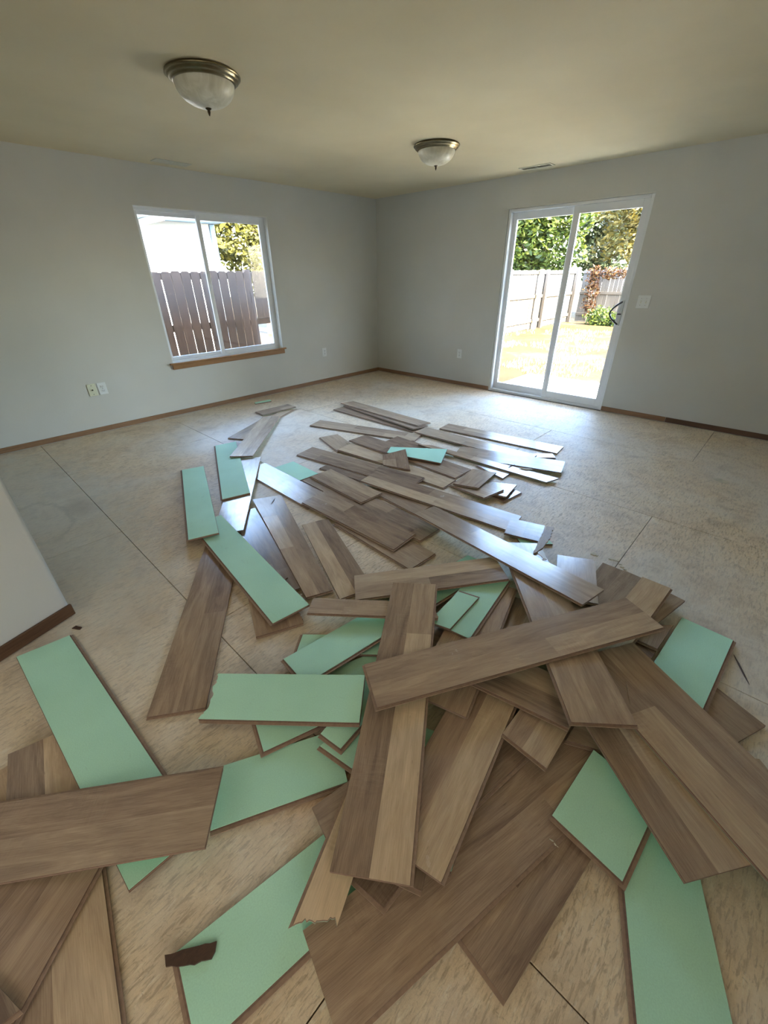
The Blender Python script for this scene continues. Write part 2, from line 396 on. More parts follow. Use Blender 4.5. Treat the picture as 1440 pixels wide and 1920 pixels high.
th = bmesh.new(); box(th, XW-.02, XW+.13, y0, y1, -.004, .004); dpart('threshold', th, mat_plain('grey_aluminium', srgb(128, 122, 110), .5, .5, .4, var=.1), d1)

# ---------------------------------------------------------------- outlets, switch
def plate(name, label, cat, loc, rotz, w, kind, mat, group=None):
    # local frame: x along wall, -y towards the room
    t = tag(empty(name, loc, rotz), label, cat, group)
    obj('cover_plate', bx(-w/2, w/2, -.006, 0, -.058, .058, bev=.0025), mat, t)
    if kind == 'duplex':
        for z in (-.02, .02):
            b = bmesh.new(); box(b, -.016, .016, -.0095, -.006, z-.013, z+.013, bev=.003); f = obj('receptacle', b, mat, t)
            b = bmesh.new(); box(b, -.008, -.005, -.0100, -.0090, z-.003, z+.007); box(b, .005, .008, -.0100, -.0090, z-.003, z+.006); box(b, -.002, .002, -.0100, -.0090, z-.010, z-.006)
            obj('slots', b, M_SLOT, f)
        b = bmesh.new(); box(b, -.0025, .0025, -.0075, -.006, -.0025, .0025); obj('screw', b, M_SLOT, t)
    if kind == 'coax':
        b = bmesh.new(); bmesh.ops.create_cone(b, cap_ends=True, segments=16, radius1=.0075, radius2=.005, depth=.012, matrix=Matrix.Translation((0, -.012, 0)) @ Matrix.Rotation(PI/2, 4, 'X')); obj('coax_jack', b, M_SLOT, t)
        for z in (-.042, .042):
            b = bmesh.new(); box(b, -.003, .003, -.0075, -.006, z-.003, z+.003); obj('screw', b, M_SLOT, t)
    if kind == 'switch':
        for x in (-.023, .023):
            b = bmesh.new(); box(b, x-.005, x+.005, -.0068, -.006, -.012, .012); s_ = obj('slot', b, M_ALMOND, t)
            b = bmesh.new(); box(b, x-.004, x+.004, -.018, -.0065, -.002, .009, bev=.001); obj('toggle', b, M_PLATE, t)
            for z in (-.03, .03):
                b = bmesh.new(); box(b, x-.002, x+.002, -.0072, -.006, z-.002, z+.002); obj('screw', b, M_SLOT, t)
    return t
plate('coax_plate', 'almond cable jack plate left of the white outlet, below the window wall left part', 'wall plate', (1.022, YW, .424), 0, .076, 'coax', M_ALMOND)
plate('outlet', 'white duplex outlet right beside the almond cable plate', 'outlet', (1.112, YW, .424), 0, .078, 'duplex', M_PLATE)
plate('outlet', 'white duplex outlet on window wall between window and room corner', 'outlet', (4.008, YW, .425), 0, .074, 'duplex', M_PLATE)
plate('outlet', 'white duplex outlet on door wall left of the patio door', 'outlet', (XW, 3.398, .425), -PI/2, .074, 'duplex', M_PLATE)
plate('light_switch', 'white double toggle light switch right of the patio door', 'switch', (XW, 1.27, 1.127), -PI/2, .116, 'switch', M_PLATE)

# ---------------------------------------------------------------- ceiling lights
def ceiling_light(loc, label, R=.178):
    t = tag(empty('ceiling_light', loc), label, 'ceiling light', 'flush mount dome ceiling lights')
    b = bmesh.new(); k = R/.178
    lathe(b, [(.0, 0), (.176*k, 0), (.184*k, -.002), (.189*k, -.007), (.189*k, -.012), (.183*k, -.016), (.179*k, -.018), (.177*k, -.024), (.170*k, -.029), (.163*k, -.031), (.161*k, -.037), (.156*k, -.041), (.150*k, -.040), (.148*k, -.034), (0, -.033)], 64)
    obj('trim_ring', b, M_BRONZE, t, True)
    b = bmesh.new(); pr = []
    for i in range(17):
        a = PI/2*i/16; pr.append((.1515*k*math.cos(a)**.9 if i < 16 else 0, -.036-.098*k*math.sin(a)))
    lathe(b, pr, 64); obj('glass_dome', b, M_ALAB, t, True)
    b = bmesh.new(); lathe(b, [(0, -.128), (.014, -.130), (.016, -.135), (.011, -.140), (.006, -.142), (.008, -.147), (.006, -.154), (.003, -.163), (0, -.166)], 24)
    obj('finial', b, mat_plain('dark_bronze', srgb(70, 58, 42), .35, .5, .8, var=.1), t, True)
    return t
ceiling_light((1.545, 2.745, CH), 'bronze-rimmed alabaster dome light, the large one nearer the camera')
ceiling_light((3.53, 2.715, CH), 'bronze-rimmed alabaster dome light, farther one over the patio door side')

# ---------------------------------------------------------------- ceiling air registers
M_VENT = mat_plain('vent_enamel', srgb(196, 192, 172), .5, .4, var=.03)
def vent(loc, rotz, label, Lx=.33, Ly=.125):
    t = tag(empty('ceiling_vent', loc, rotz), label, 'vent')
    b = bmesh.new()
    box(b, -Lx/2, Lx/2, -Ly/2, -Ly/2+.02, -.006, 0, bev=.002); box(b, -Lx/2, Lx/2, Ly/2-.02, Ly/2, -.006, 0, bev=.002)
    box(b, -Lx/2, -Lx/2+.02, -Ly/2+.02, Ly/2-.02, -.006, 0, bev=.002); box(b, Lx/2-.02, Lx/2, -Ly/2+.02, Ly/2-.02, -.006, 0, bev=.002)
    box(b, -.006, .006, -Ly/2+.02, Ly/2-.02, -.005, 0)
    obj('frame', b, M_VENT, t)
    obj('dark_duct', bx(-Lx/2+.015, Lx/2-.015, -Ly/2+.015, Ly/2-.015, -.0012, -.0002), M_SLOT, t)
    for side in (-1, 1):
        for k in range(6):
            y = -Ly/2+.028+k*.0138
            b = bmesh.new(); x0_, x1_ = (-Lx/2+.02, -.006) if side < 0 else (.006, Lx/2-.02)
            dz = .004 if side > 0 else -.004
            vs = [b.verts.new(p) for p in ((x0_, y, -.001), (x1_, y, -.001), (x1_, y+(.011 if side > 0 else .004), -.007), (x0_, y+(.011 if side > 0 else .004), -.007))]
            b.faces.new(vs); r = bmesh.ops.extrude_face_region(b, geom=b.faces[:]); bmesh.ops.translate(b, verts=[v for v in r['geom'] if isinstance(v, bmesh.types.BMVert)], vec=(0, .0012, 0))
            obj('louver', b, M_VENT, t)
    return t
vent((2.222, 4.775, CH), 0, 'ceiling air register near the window wall')
vent((4.892, 2.50, CH), PI/2, 'ceiling air register above the patio door')

# ---------------------------------------------------------------- laminate planks
def clip(poly, a, b, c):       # keep a*x+b*y<=c
    out = []
    for i in range(len(poly)):
        p, q = poly[i], poly[(i+1) % len(poly)]
        fp, fq = c-a*p[0]-b*p[1], c-a*q[0]-b*q[1]
        if fp >= -1e-9: out.append(p)
        if fp*fq < -1e-18:
            t = fp/(fp-fq); out.append((p[0]+t*(q[0]-p[0]), p[1]+t*(q[1]-p[1])))
    return out
def offset_poly(P, offs):
    n = len(P); lines = []
    for i in range(n):
        (x0, y0), (x1, y1) = P[i], P[(i+1) % n]; L_ = math.hypot(x1-x0, y1-y0) or 1e-9
        nx, ny = (y1-y0)/L_, -(x1-x0)/L_; lines.append((nx, ny, nx*x0+ny*y0+offs[i]))
    out = []
    for i in range(n):
        a, b = lines[i-1], lines[i]; det = a[0]*b[1]-a[1]*b[0]
        if abs(det) < .05: out.append((P[i][0]+b[0]*offs[i], P[i][1]+b[1]*offs[i]))
        else: out.append(((a[2]*b[1]-b[2]*a[1])/det, (a[0]*b[2]-b[0]*a[2])/det))
    return out
def jag_poly(P, lips, jag, rnd):
    out = []; ids = []
    for i in range(len(P)):
        out.append(P[i]); ids.append(i)
        if i in jag:
            a, b = P[i], P[(i+1) % len(P)]; L_ = math.hypot(b[0]-a[0], b[1]-a[1]); nx, ny = (b[1]-a[1])/L_, -(b[0]-a[0])/L_
            n = max(6, int(L_/.006)); wk = 0.0
            for k in range(1, n):
                t = k/n+rnd.uniform(-.3, .3)/n; wk = max(-.016, min(.003, wk+rnd.uniform(-.006, .005))); d = wk+rnd.uniform(-.002, .002)
                out.append((a[0]+(b[0]-a[0])*t+nx*d, a[1]+(b[1]-a[1])*t+ny*d)); ids.append(i)
    return out, ids
PZ = .012                      # plank thickness with its attached 2 mm underlay
def layer(bm, P, z0, z1, mi, top=None):
    lo = [bm.verts.new((x, y, z0)) for x, y in P]; hi = [bm.verts.new((x, y, z1)) for x, y in P]
    n = len(P)
    for i in range(n):
        j = (i+1) % n; bm.faces.new((lo[i], lo[j], hi[j], hi[i])).material_index = mi
    bm.faces.new(lo[::-1]).material_index = mi
    if top is None: bm.faces.new(hi).material_index = mi
def plank(name, typ, c, u, wv, q, lips, jag, label, tones, seed, group):
    rnd = random.Random(seed)
    c, u, wv = Vector(c), Vector(u), Vector(wv); n = u.cross(wv)
    t = bpy.data.objects.new(name, None); C.objects.link(t); t.empty_display_size = .05
    m = Matrix((u, wv, n)).transposed().to_4x4(); m.translation = c - n*PZ; t.matrix_world = m
    tag(t, label, 'plank', group)
    P, ids = jag_poly([tuple(x) for x in q], lips, jag, rnd)
    us = [p[0] for p in P]; vs = [p[1] for p in P]; u0_, u1_, v0_, v1_ = min(us), max(us), min(vs), max(vs)
    up = typ == 'W'
    lipo = [(.0085 if i in lips and i not in jag else 0.0) for i in ids]
    rim = [(.0022 if i not in jag else 0.0) for i in ids]
    ins = [-.0012]*len(ids)
    bm = bmesh.new()
    uvl = bm.loops.layers.uv.new('UVMap'); tl = bm.loops.layers.float_color.new('tint'); wl = bm.loops.layers.float_color.new('warm')
    zz = lambda a: a if up else PZ-a     # a measured from the underlay side
    def lay(PP, a0, a1, mi, top=None):
        z0_, z1_ = sorted((zz(a0), zz(a1))); layer(bm, PP, z0_, z1_, mi, top)
    lay(P, .002, .0045, 0)
    lay(offset_poly(P, lipo), .0045, .0072, 2)
    if up: lay(offset_poly(P, [-.0006]*len(ids)), .0072, .0080, 0); lay(P, .0080, PZ, 0, top='cells')
    else: lay(offset_poly(P, [x if x else y for x, y in zip([0]*len(ids), [.0]*len(ids))]), .0072, PZ-.0004, 0); lay(P, PZ-.0004, PZ, 0, top='cells')
    # printed decor: two strips with staggered joints, each cell one tone
    W_ = v1_-v0_; ns = 2 if W_ > .13 else 1
    if W_ <= .13 and W_ > .08 and rnd.random() < .35: ns = 2
    zt = PZ if up else 0.0
    k = 0
    def cell_face(cell, tn):
        if len(cell) < 3: return
        vv = [bm.verts.new((px, py, zt)) for px, py in cell]
        if not up: vv = vv[::-1]
        try: f = bm.faces.new(vv)
        except ValueError: return
        f.material_index = 1
        du, dv = rnd.uniform(0, 50), rnd.uniform(0, 50)
        for lp in f.loops:
            lp[uvl].uv = (lp.vert.co.x+du, lp.vert.co.y+dv); lp[tl] = (tn[0],)*3+(1,); lp[wl] = (tn[1],)*3+(1,)
    if tones and len(tones[0]) == 3:      # explicit print cells: (corner list, tone, warmth)
        for quad_, tn, wm in tones:
            cell = P
            for i in range(4):
                (ax, ay), (bx_, by_) = quad_[i], quad_[(i+1) % 4]
                cell = clip(cell, by_-ay, ax-bx_, (by_-ay)*ax+(ax-bx_)*ay) if len(cell) > 2 else cell
            cell_face(cell, (tn, wm))
        ns = 0
    for s_ in range(ns):
        va, vb = v0_+W_*s_/ns, v0_+W_*(s_+1)/ns
        cuts = [u0_]; x = u0_+rnd.uniform(.15, .9)
        while x < u1_-.08: cuts.append(x); x += rnd.uniform(.55, .95)
        cuts.append(u1_)
        for a, b in zip(cuts, cuts[1:]):
            cell = clip(clip(clip(clip(P, 0, -1, -va), 0, 1, vb), -1, 0, -a), 1, 0, b)
            tn = tones[k % len(tones)] if tones else (rnd.choice((.28, .36, .44, .5, .56, .66)), rnd.uniform(0.1, .8)); k += 1
            cell_face(cell, tn)
    obj('board', bm, [M_CORE, M_DECOR, M_LIP], t)
    bm = bmesh.new(); uvl = bm.loops.layers.uv.new('UVMap')
    Pi = offset_poly(P, [(-.0012 if (i not in lips or up) else -.0045) if i not in jag else 0 for i in ids])
    z0_, z1_ = sorted((zz(0), zz(.002))); layer(bm, Pi, z0_, z1_, 0)
    du, dv = rnd.uniform(0, 50), rnd.uniform(0, 50)
    for f in bm.faces:
        for lp in f.loops: lp[uvl].uv = (lp.vert.co.x+du, lp.vert.co.y+dv)
    g = obj('underlay', bm, M_GREEN, t)
    if typ == 'G': g['label'] = 'mint green foam underlay facing up'
    return t
GW = 'brown laminate planks lying decor side up'; GG = 'laminate planks lying with green underlay up'
PLANKS = [
('plank_offcut','G',(2.7302, 4.7048, 0.0126),(0.9711, -0.23868, 0.0),(0.23868, 0.9711, 0.0),[[-0.1107, -0.0433], [0.1006, -0.0306], [0.1129, 0.0489], [-0.1018, 0.0263]],[],[],'tiny thin green strip lying alone closest to the window wall',None),
('plank_offcut','W',(2.5842, 4.091, 0.0126),(0.90654, 0.42212, 0.0),(-0.42212, 0.90654, 0.0),[[-0.1855, -0.0573], [0.1855, -0.0573], [0.1855, 0.0573], [-0.1855, 0.0573]],[0],[],'sliver of brown plank peeking out under the short dark offcut, window side',None),
('plank_offcut','W',(2.6257, 4.2571, 0.0217),(0.99389, -0.10771, 0.02406),(0.1086, 0.99329, -0.03976),[[-0.2127, -0.0995], [0.2127, -0.0995], [0.2127, 0.0995], [-0.2127, 0.0995]],[0, 3],[],'short grey-brown offcut lying highest at left, near the window wall',[(0.42, 0.2), (0.5, 0.2)]),
('plank_offcut','W',(2.0667, 3.8361, 0.0126),(0.88914, 0.45764, 0.0),(-0.45764, 0.88914, 0.0),[[-0.3, -0.1006], [0.3, -0.1006], [0.3, 0.1006], [-0.3, 0.1006]],[0, 3],[],'bluish plank piece poking out left from under the rear two-tone plank',[(0.5, 0.2), (0.42, 0.1)]),
('plank_offcut','G',(1.7265, 2.6409, 0.0126),(-0.04388, -0.99904, -0.0),(0.99904, -0.04388, 0.0),[[-0.1787, -0.0979], [0.1787, -0.0979], [0.1787, 0.0979], [-0.1787, 0.0979]],[],[],'green square-ended piece right of the bluish plank, in rear left centre',None),
('laminate_plank','W',(1.5243, 2.5026, 0.019),(-0.02761, -0.99962, 0.0),(0.9976, -0.02755, 0.06347),[[-0.4405, -0.1007], [0.4405, -0.1007], [0.4405, 0.1007], [-0.4405, 0.1007]],[0, 1],[],'glossy bluish plank slanting down right, its left end under the narrow upright one',[(0.5, 0.1), (0.45, 0.1)]),
('laminate_plank','W',(0.9513, 1.9046, 0.0126),(-0.29823, -0.95449, -0.0),(0.95449, -0.29823, 0.0),[[-0.4776, -0.0786], [0.4776, -0.0786], [0.4776, 0.0786], [-0.4776, 0.0786]],[1],[],'dark plank mostly hidden between the long green plank and the wide grey-brown one',[(0.35, 0.2), (0.4, 0.2)]),
('laminate_plank','W',(1.1066, 1.858, 0.0203),(-0.34337, -0.9392, 0.00282),(0.93751, -0.34293, -0.05904),[[-0.5828, -0.1], [0.5821, -0.07], [0.5804, 0.0674], [-0.5784, 0.102]],[1],[],'long grey-brown plank with scuffed bluish far end, right of the long green plank',[([(-0.2916, -0.0962), (-0.2901, 0.0004), (-0.6038, 0.001), (-0.6062, -0.1047)], 0.45, 0.2), ([(0.1161, -0.0853), (0.1165, -0.0004), (-0.2901, 0.0004), (-0.2916, -0.0962)], 0.6, 0.2), ([(0.6054, -0.0721), (0.6045, -0.0013), (0.1165, -0.0004), (0.1161, -0.0853)], 0.48, 0.5), ([(0.6045, -0.0013), (0.6035, 0.0694), (-0.6015, 0.1068), (-0.6038, 0.001)], 0.38, 0.3)]),
('laminate_plank','W',(1.236, 2.6457, 0.0266),(-0.60356, -0.79732, -0.00072),(0.79489, -0.60179, 0.07742),[[-0.5996, -0.0967], [0.5996, -0.0967], [0.5996, 0.0967], [-0.5996, 0.0967]],[],[],'glossy blue-white plank running under the rear upright green plank',[(0.5, 0.1)]),
('laminate_plank','G',(1.3975, 3.0924, 0.0292),(-0.41639, -0.90904, 0.01634),(0.90747, -0.41443, 0.06882),[[-0.6014, -0.098], [0.6014, -0.098], [0.6014, 0.098], [-0.6014, 0.098]],[0],[],'green plank standing upright in view, rear left, overlapped by a two-tone plank',None),
('laminate_plank','W',(1.9872, 3.6099, 0.0356),(0.70916, 0.70484, -0.01713),(-0.70494, 0.70927, 0.0),[[-0.6093, -0.0993], [0.6093, -0.0993], [0.6093, 0.0993], [-0.6093, 0.0993]],[3],[],'two-tone plank pointing at the window, lying over a green plank top',[([(-0.6337, 0.0), (0.6337, 0.0), (0.6337, 0.1033), (-0.6337, 0.1033)], 0.56, 0.2), ([(-0.6337, -0.1033), (0.6337, -0.1033), (0.6337, 0.0), (-0.6337, 0.0)], 0.43, 0.2)]),
('laminate_plank','W',(1.1856, 1.5355, 0.0126),(-0.3857, -0.92262, -0.0),(0.92262, -0.3857, 0.0),[[-0.3797, -0.0871], [0.3834, -0.0912], [0.3665, 0.0906], [-0.387, 0.0873]],[1],[],'plank with light left and dark right strip, ending beside the short level plank',[([(0.399, -0.0949), (0.3901, -0.0003), (-0.3985, 0.0001), (-0.3948, -0.0905)], 0.6, 0.45), ([(0.3901, -0.0003), (0.3812, 0.0943), (-0.4022, 0.0907), (-0.3985, 0.0001)], 0.37, 0.3)]),
('plank_offcut','W',(0.7052, 1.4157, 0.0217),(-0.40139, -0.91426, -0.05482),(0.91564, -0.402, 0.0),[[-0.1666, -0.1058], [0.1666, -0.1058], [0.1666, 0.1058], [-0.1666, 0.1058]],[1],[2],'brown piece poking out below the near end of the long green plank',[(0.42, 0.5)]),
('laminate_plank','W',(0.4869, 1.661, 0.0126),(-0.5938, -0.80461, -0.0),(0.80461, -0.5938, 0.0),[[-0.5718, -0.1019], [0.5718, -0.1019], [0.5718, 0.1019], [-0.5718, 0.1019]],[1],[],'dark brown plank lying alone on the left, foot end towards the camera',[([(0.5947, -0.106), (0.5947, 0.0), (-0.5947, 0.0), (-0.5947, -0.106)], 0.42, 0.4), ([(0.0572, 0.0), (0.0572, 0.106), (-0.5947, 0.106), (-0.5947, 0.0)], 0.36, 0.4), ([(0.5947, 0.0), (0.5947, 0.106), (0.0572, 0.106), (0.0572, 0.0)], 0.4, 0.3)]),
('laminate_plank','G',(0.7815, 1.8304, 0.0432),(-0.11953, -0.99283, 0.00113),(0.99283, -0.11953, -0.00034),[[-0.555, -0.096], [0.555, -0.096], [0.555, 0.096], [-0.555, 0.096]],[0],[],'long green plank slanting down right across the left of the scatter',None),
('laminate_plank','G',(0.9584, 2.7498, 0.039),(-0.36476, -0.93019, 0.04121),(0.93108, -0.36466, 0.01033),[[-0.6192, -0.0868], [0.6192, -0.0868], [0.6192, 0.0868], [-0.6192, 0.0868]],[0],[],'leftmost upright green plank at the rear left of the scatter',None),
('laminate_plank','W',(3.1916, 3.1519, 0.0126),(0.00694, -0.99998, 0.0),(0.99998, 0.00694, 0.0),[[-0.6062, -0.0962], [0.6062, -0.0962], [0.6062, 0.0962], [-0.6062, 0.0962]],[0, 1],[],'lowest plank of the small stack near the room corner',[(0.4, 0.3)]),
('laminate_plank','W',(3.2888, 3.142, 0.0251),(-0.10959, -0.99394, 0.00832),(0.99142, -0.1099, -0.07074),[[-0.6052, -0.106], [0.6052, -0.106], [0.6052, 0.106], [-0.6052, 0.106]],[0, 1],[],'middle plank of the small stack near the room corner',[(0.44, 0.3)]),
('laminate_plank','W',(3.3393, 3.1901, 0.0341),(-0.04903, -0.99879, 0.004),(0.99625, -0.04919, -0.07111),[[-0.6323, -0.0994], [0.6323, -0.0994], [0.6323, 0.0994], [-0.6323, 0.0994]],[0, 1],[],'top plank of the small stack near the room corner',[(0.48, 0.2), (0.44, 0.2)]),
('laminate_plank','W',(2.813, 2.9552, 0.0126),(0.30784, -0.95144, 0.0),(0.95144, 0.30784, 0.0),[[-0.5958, -0.0998], [0.5958, -0.0998], [0.5958, 0.0998], [-0.5958, 0.0998]],[0, 1],[],'low flat grey-brown plank just in front of the small corner stack',[(0.5, 0.3), (0.56, 0.4), (0.46, 0.2), (0.4, 0.3), (0.55, 0.3)]),
('laminate_plank','W',(3.5268, 1.8236, 0.0126),(0.1162, -0.99323, 0.0),(0.99323, 0.1162, 0.0),[[-0.5918, -0.0989], [0.5918, -0.0989], [0.5918, 0.0989], [-0.5918, 0.0989]],[0],[],'plank lying farthest right at the back, parallel to its glossy neighbour',[(0.42, 0.2), (0.5, 0.3)]),
('plank_offcut','W',(3.3711, 1.2893, 0.0126),(0.64572, -0.76357, 0.0),(0.76357, 0.64572, 0.0),[[-0.0889, -0.0456], [0.0889, -0.0456], [0.0889, 0.0456], [-0.0889, 0.0456]],[0],[],'tiny bluish offcut beside the right end of the rearmost right plank',[(0.5, 0.1)]),
('laminate_plank','W',(3.197, 1.911, 0.0252),(0.03447, -0.99941, 0.0),(0.99941, 0.03447, 0.0),[[-0.5917, -0.0966], [0.5917, -0.0966], [0.5917, 0.0966], [-0.5917, 0.0966]],[0],[],'plank running from the corner stack under the shiny blue-ended plank',[(0.52, 0.3), (0.44, 0.2), (0.5, 0.3)]),
('laminate_plank','W',(3.061, 1.467, 0.0322),(0.25624, -0.96635, 0.02253),(0.96137, 0.25721, 0.09808),[[-0.4431, -0.0985], [0.4431, -0.0985], [0.4431, 0.0985], [-0.4431, 0.0985]],[0],[],'glossy plank ending in a bright blue sheen at far right',[(0.44, 0.3), (0.5, 0.2)]),
('plank_offcut','W',(2.5014, 1.1796, 0.0126),(0.99105, -0.13347, 0.0),(0.13347, 0.99105, 0.0),[[-0.1064, -0.0659], [0.1064, -0.0659], [0.1064, 0.0659], [-0.1064, 0.0659]],[0],[],'dark bottom piece under the bluish square, right of the centre pile',[(0.25, 0.3)]),
('plank_offcut','W',(2.5186, 1.2481, 0.0248),(-0.98012, -0.19614, 0.02976),(0.19802, -0.97641, 0.08614),[[-0.1028, -0.1061], [0.1034, -0.0988], [0.1186, 0.0997], [-0.1196, 0.1051]],[1],[],'bluish shiny square piece sticking out at the right of the centre pile',[(0.5, 0.1)]),
('plank_offcut','W',(2.824, 1.4268, 0.0126),(-0.34043, -0.94027, -0.0),(0.94027, -0.34043, 0.0),[[-0.1565, -0.0814], [0.1376, -0.06], [0.0888, 0.0608], [-0.0703, 0.0791]],[0],[],'pale shiny piece under the golden-lit narrow plank',[(0.5, 0.1)]),
('plank_offcut','W',(2.4246, 1.3719, 0.0277),(-0.1811, -0.97922, 0.09128),(0.98333, -0.18186, 0.0),[[-0.1658, -0.103], [0.1658, -0.103], [0.1658, 0.103], [-0.1658, 0.103]],[0, 1],[],'tan piece below the small square plank, right side of centre pile',[(0.52, 0.5)]),
('plank_offcut','W',(2.3911, 2.881, 0.0126),(-0.293, -0.95611, -0.0),(0.95611, -0.293, 0.0),[[-0.2167, -0.0962], [0.2167, -0.0962], [0.2167, 0.0962], [-0.2167, 0.0962]],[0, 1],[],'short grey plank at upper left of the centre pile',[(0.5, 0.3)]),
('laminate_plank','W',(2.3739, 2.4576, 0.0201),(0.12909, -0.99134, -0.02408),(0.9916, 0.12885, 0.01095),[[-0.2679, -0.095], [0.2679, -0.095], [0.2679, 0.095], [-0.2679, 0.095]],[0, 1],[],'tan plank below the wide dark one at upper left of the centre pile',[(0.62, 0.6)]),
('plank_offcut','W',(2.7703, 2.3575, 0.0195),(-0.02076, -0.99967, -0.01491),(0.99885, -0.02138, 0.04297),[[-0.1868, -0.0961], [0.1868, -0.0961], [0.1868, 0.0961], [-0.1868, 0.0961]],[0, 1],[],'dark piece with its peak just above the small green plank',[(0.32, 0.4)]),
('laminate_plank','W',(2.5701, 2.4905, 0.0325),(0.02935, -0.99949, -0.01274),(0.99933, 0.02962, -0.02137),[[-0.2968, -0.1104], [0.2968, -0.1104], [0.2968, 0.1104], [-0.2968, 0.1104]],[0, 1],[],'wide dark brown plank whose right end goes under the small green plank',[(0.36, 0.5), (0.3, 0.5)]),
('plank_offcut','W',(1.9646, 2.3221, 0.0126),(0.13624, -0.99068, 0.0),(0.99068, 0.13624, 0.0),[[-0.2193, -0.0423], [0.2193, -0.0423], [0.2193, 0.0423], [-0.2193, 0.0423]],[0],[],'narrow dark plank sliver under the long blue-tipped plank',[(0.32, 0.3)]),
('laminate_plank','W',(2.3546, 1.8417, 0.0126),(0.04295, -0.99908, 0.0),(0.99908, 0.04295, 0.0),[[-0.2743, -0.0869], [0.2743, -0.0869], [0.2743, 0.0869], [-0.2743, 0.0869]],[0, 1],[],'tan plank whose end shows below the small tilted square pieces',[(0.6, 0.6)]),
('laminate_plank','W',(2.6021, 1.8638, 0.0126),(-0.03894, -0.99924, -0.0),(0.99924, -0.03894, 0.0),[[-0.2706, -0.111], [0.2706, -0.111], [0.2706, 0.111], [-0.2706, 0.111]],[0, 1],[],'brown plank sloping right from under the small green plank',[(0.46, 0.5), (0.4, 0.4)]),
('plank_offcut','W',(2.5551, 1.4621, 0.0298),(0.98463, 0.16692, -0.05137),(-0.1706, 0.98222, -0.07834),[[-0.1843, -0.0993], [0.1843, -0.0993], [0.1843, 0.0993], [-0.1843, 0.0993]],[3],[],'small square brown plank with raised rim, right of centre pile',[(0.44, 0.5)]),
('laminate_plank','W',(2.8861, 1.5943, 0.0295),(0.04301, -0.99905, -0.00751),(0.99807, 0.04263, 0.04518),[[-0.6507, -0.0402], [0.5595, -0.0536], [0.6093, 0.062], [-0.5379, 0.0143]],[],[],'narrow-looking plank with golden-white glare and pointed right end',[(0.5, 0.6), (0.6, 0.7)]),
('laminate_plank','W',(2.1235, 2.3399, 0.0196),(0.13561, -0.99075, 0.00423),(0.98972, 0.13566, 0.04526),[[-0.5964, -0.0994], [0.5964, -0.0994], [0.5964, 0.0994], [-0.5964, 0.0994]],[0, 1],[],'long dark plank with a bluish left tip, left of centre pile',[(0.42, 0.3), (0.34, 0.3), (0.36, 0.3)]),
('plank_offcut','G',(2.623, 2.106, 0.0438),(0.45289, -0.89126, -0.02339),(0.89108, 0.45163, 0.04481),[[-0.2459, -0.0674], [0.2442, -0.1424], [0.2489, 0.1526], [-0.2467, 0.0607]],[],[],'small green plank on top of the centre pile at the back',None),
('plank_offcut','W',(2.3941, 2.1428, 0.042),(-0.69207, -0.70933, -0.13372),(0.70714, -0.70344, 0.07161),[[-0.0963, -0.1058], [0.0698, -0.1045], [0.1841, 0.1088], [-0.1604, 0.0992]],[1],[],'small square dark offcut leaning on the small green plank',[(0.36, 0.5), (0.46, 0.4)]),
('plank_offcut','W',(1.9503, 1.6899, 0.0126),(-0.09192, -0.99577, -0.0),(0.99577, -0.09192, 0.0),[[-0.2283, -0.089], [0.2283, -0.089], [0.2283, 0.089], [-0.2283, 0.089]],[0, 1],[],'brown piece between the long tan-edged plank and the broad grey planks',[(0.44, 0.3)]),
('laminate_plank','W',(1.7322, 1.8461, 0.0126),(-0.02885, -0.99958, -0.0),(0.99958, -0.02885, 0.0),[[-0.6006, -0.098], [0.6006, -0.098], [0.6006, 0.098], [-0.6006, 0.098]],[0, 1],[],'long grey-brown plank with a double end, upper of the broad parallel ones',[(0.42, 0.3), (0.34, 0.2), (0.4, 0.3)]),
('laminate_plank','W',(1.4871, 1.4425, 0.0126),(-0.05142, -0.99868, -0.0),(0.99868, -0.05142, 0.0),[[-0.3333, -0.1035], [0.3333, -0.1035], [0.3333, 0.1035], [-0.3333, 0.1035]],[0, 1],[],'lowest of the broad parallel planks, its corner nearest the level two-tone plank',[(0.44, 0.3), (0.4, 0.3)]),
('laminate_plank','W',(1.5237, 1.717, 0.0318),(0.0101, -0.99995, -0.00081),(0.99793, 0.01003, 0.06355),[[-0.4247, -0.0989], [0.4247, -0.0989], [0.4247, 0.0989], [-0.4247, 0.0989]],[0, 1],[],'broad dark plank lying over the parallel ones right of the bluish plank',[(0.38, 0.3), (0.46, 0.3), (0.34, 0.3)]),
('laminate_plank','W',(1.8101, 2.132, 0.0252),(-0.04526, -0.99898, -0.0),(0.99898, -0.04526, 0.0),[[-0.3, -0.1001], [0.3, -0.1001], [0.3, 0.1001], [-0.3, 0.1001]],[0, 1],[],'short brown plank with clean rectangular shape above the broad parallel ones',[([(0.312, -0.1041), (0.312, 0.0), (-0.312, 0.0), (-0.312, -0.1041)], 0.42, 0.4), ([(0.312, 0.0), (0.312, 0.1041), (-0.312, 0.1041), (-0.312, 0.0)], 0.54, 0.5)]),
('laminate_plank','W',(2.098, 1.5026, 0.027),(0.13514, -0.99056, -0.02277),(0.9908, 0.13495, 0.00978),[[-0.5858, -0.1053], [0.5858, -0.1053], [0.5858, 0.1053], [-0.5858, 0.1053]],[0],[],'longest plank of the centre pile with tan lower strip and dark upper strip',[([(0.0234, -0.1095), (0.0234, 0.0), (-0.6092, 0.0), (-0.6092, -0.1095)], 0.62, 0.5), ([(0.6092, -0.1095), (0.6092, 0.0), (0.0234, 0.0), (0.0234, -0.1095)], 0.58, 0.55), ([(-0.0586, 0.0), (-0.0586, 0.1095), (-0.6092, 0.1095), (-0.6092, 0.0)], 0.36, 0.35), ([(0.6092, 0.0), (0.6092, 0.1095), (-0.0586, 0.1095), (-0.0586, 0.0)], 0.43, 0.35)]),
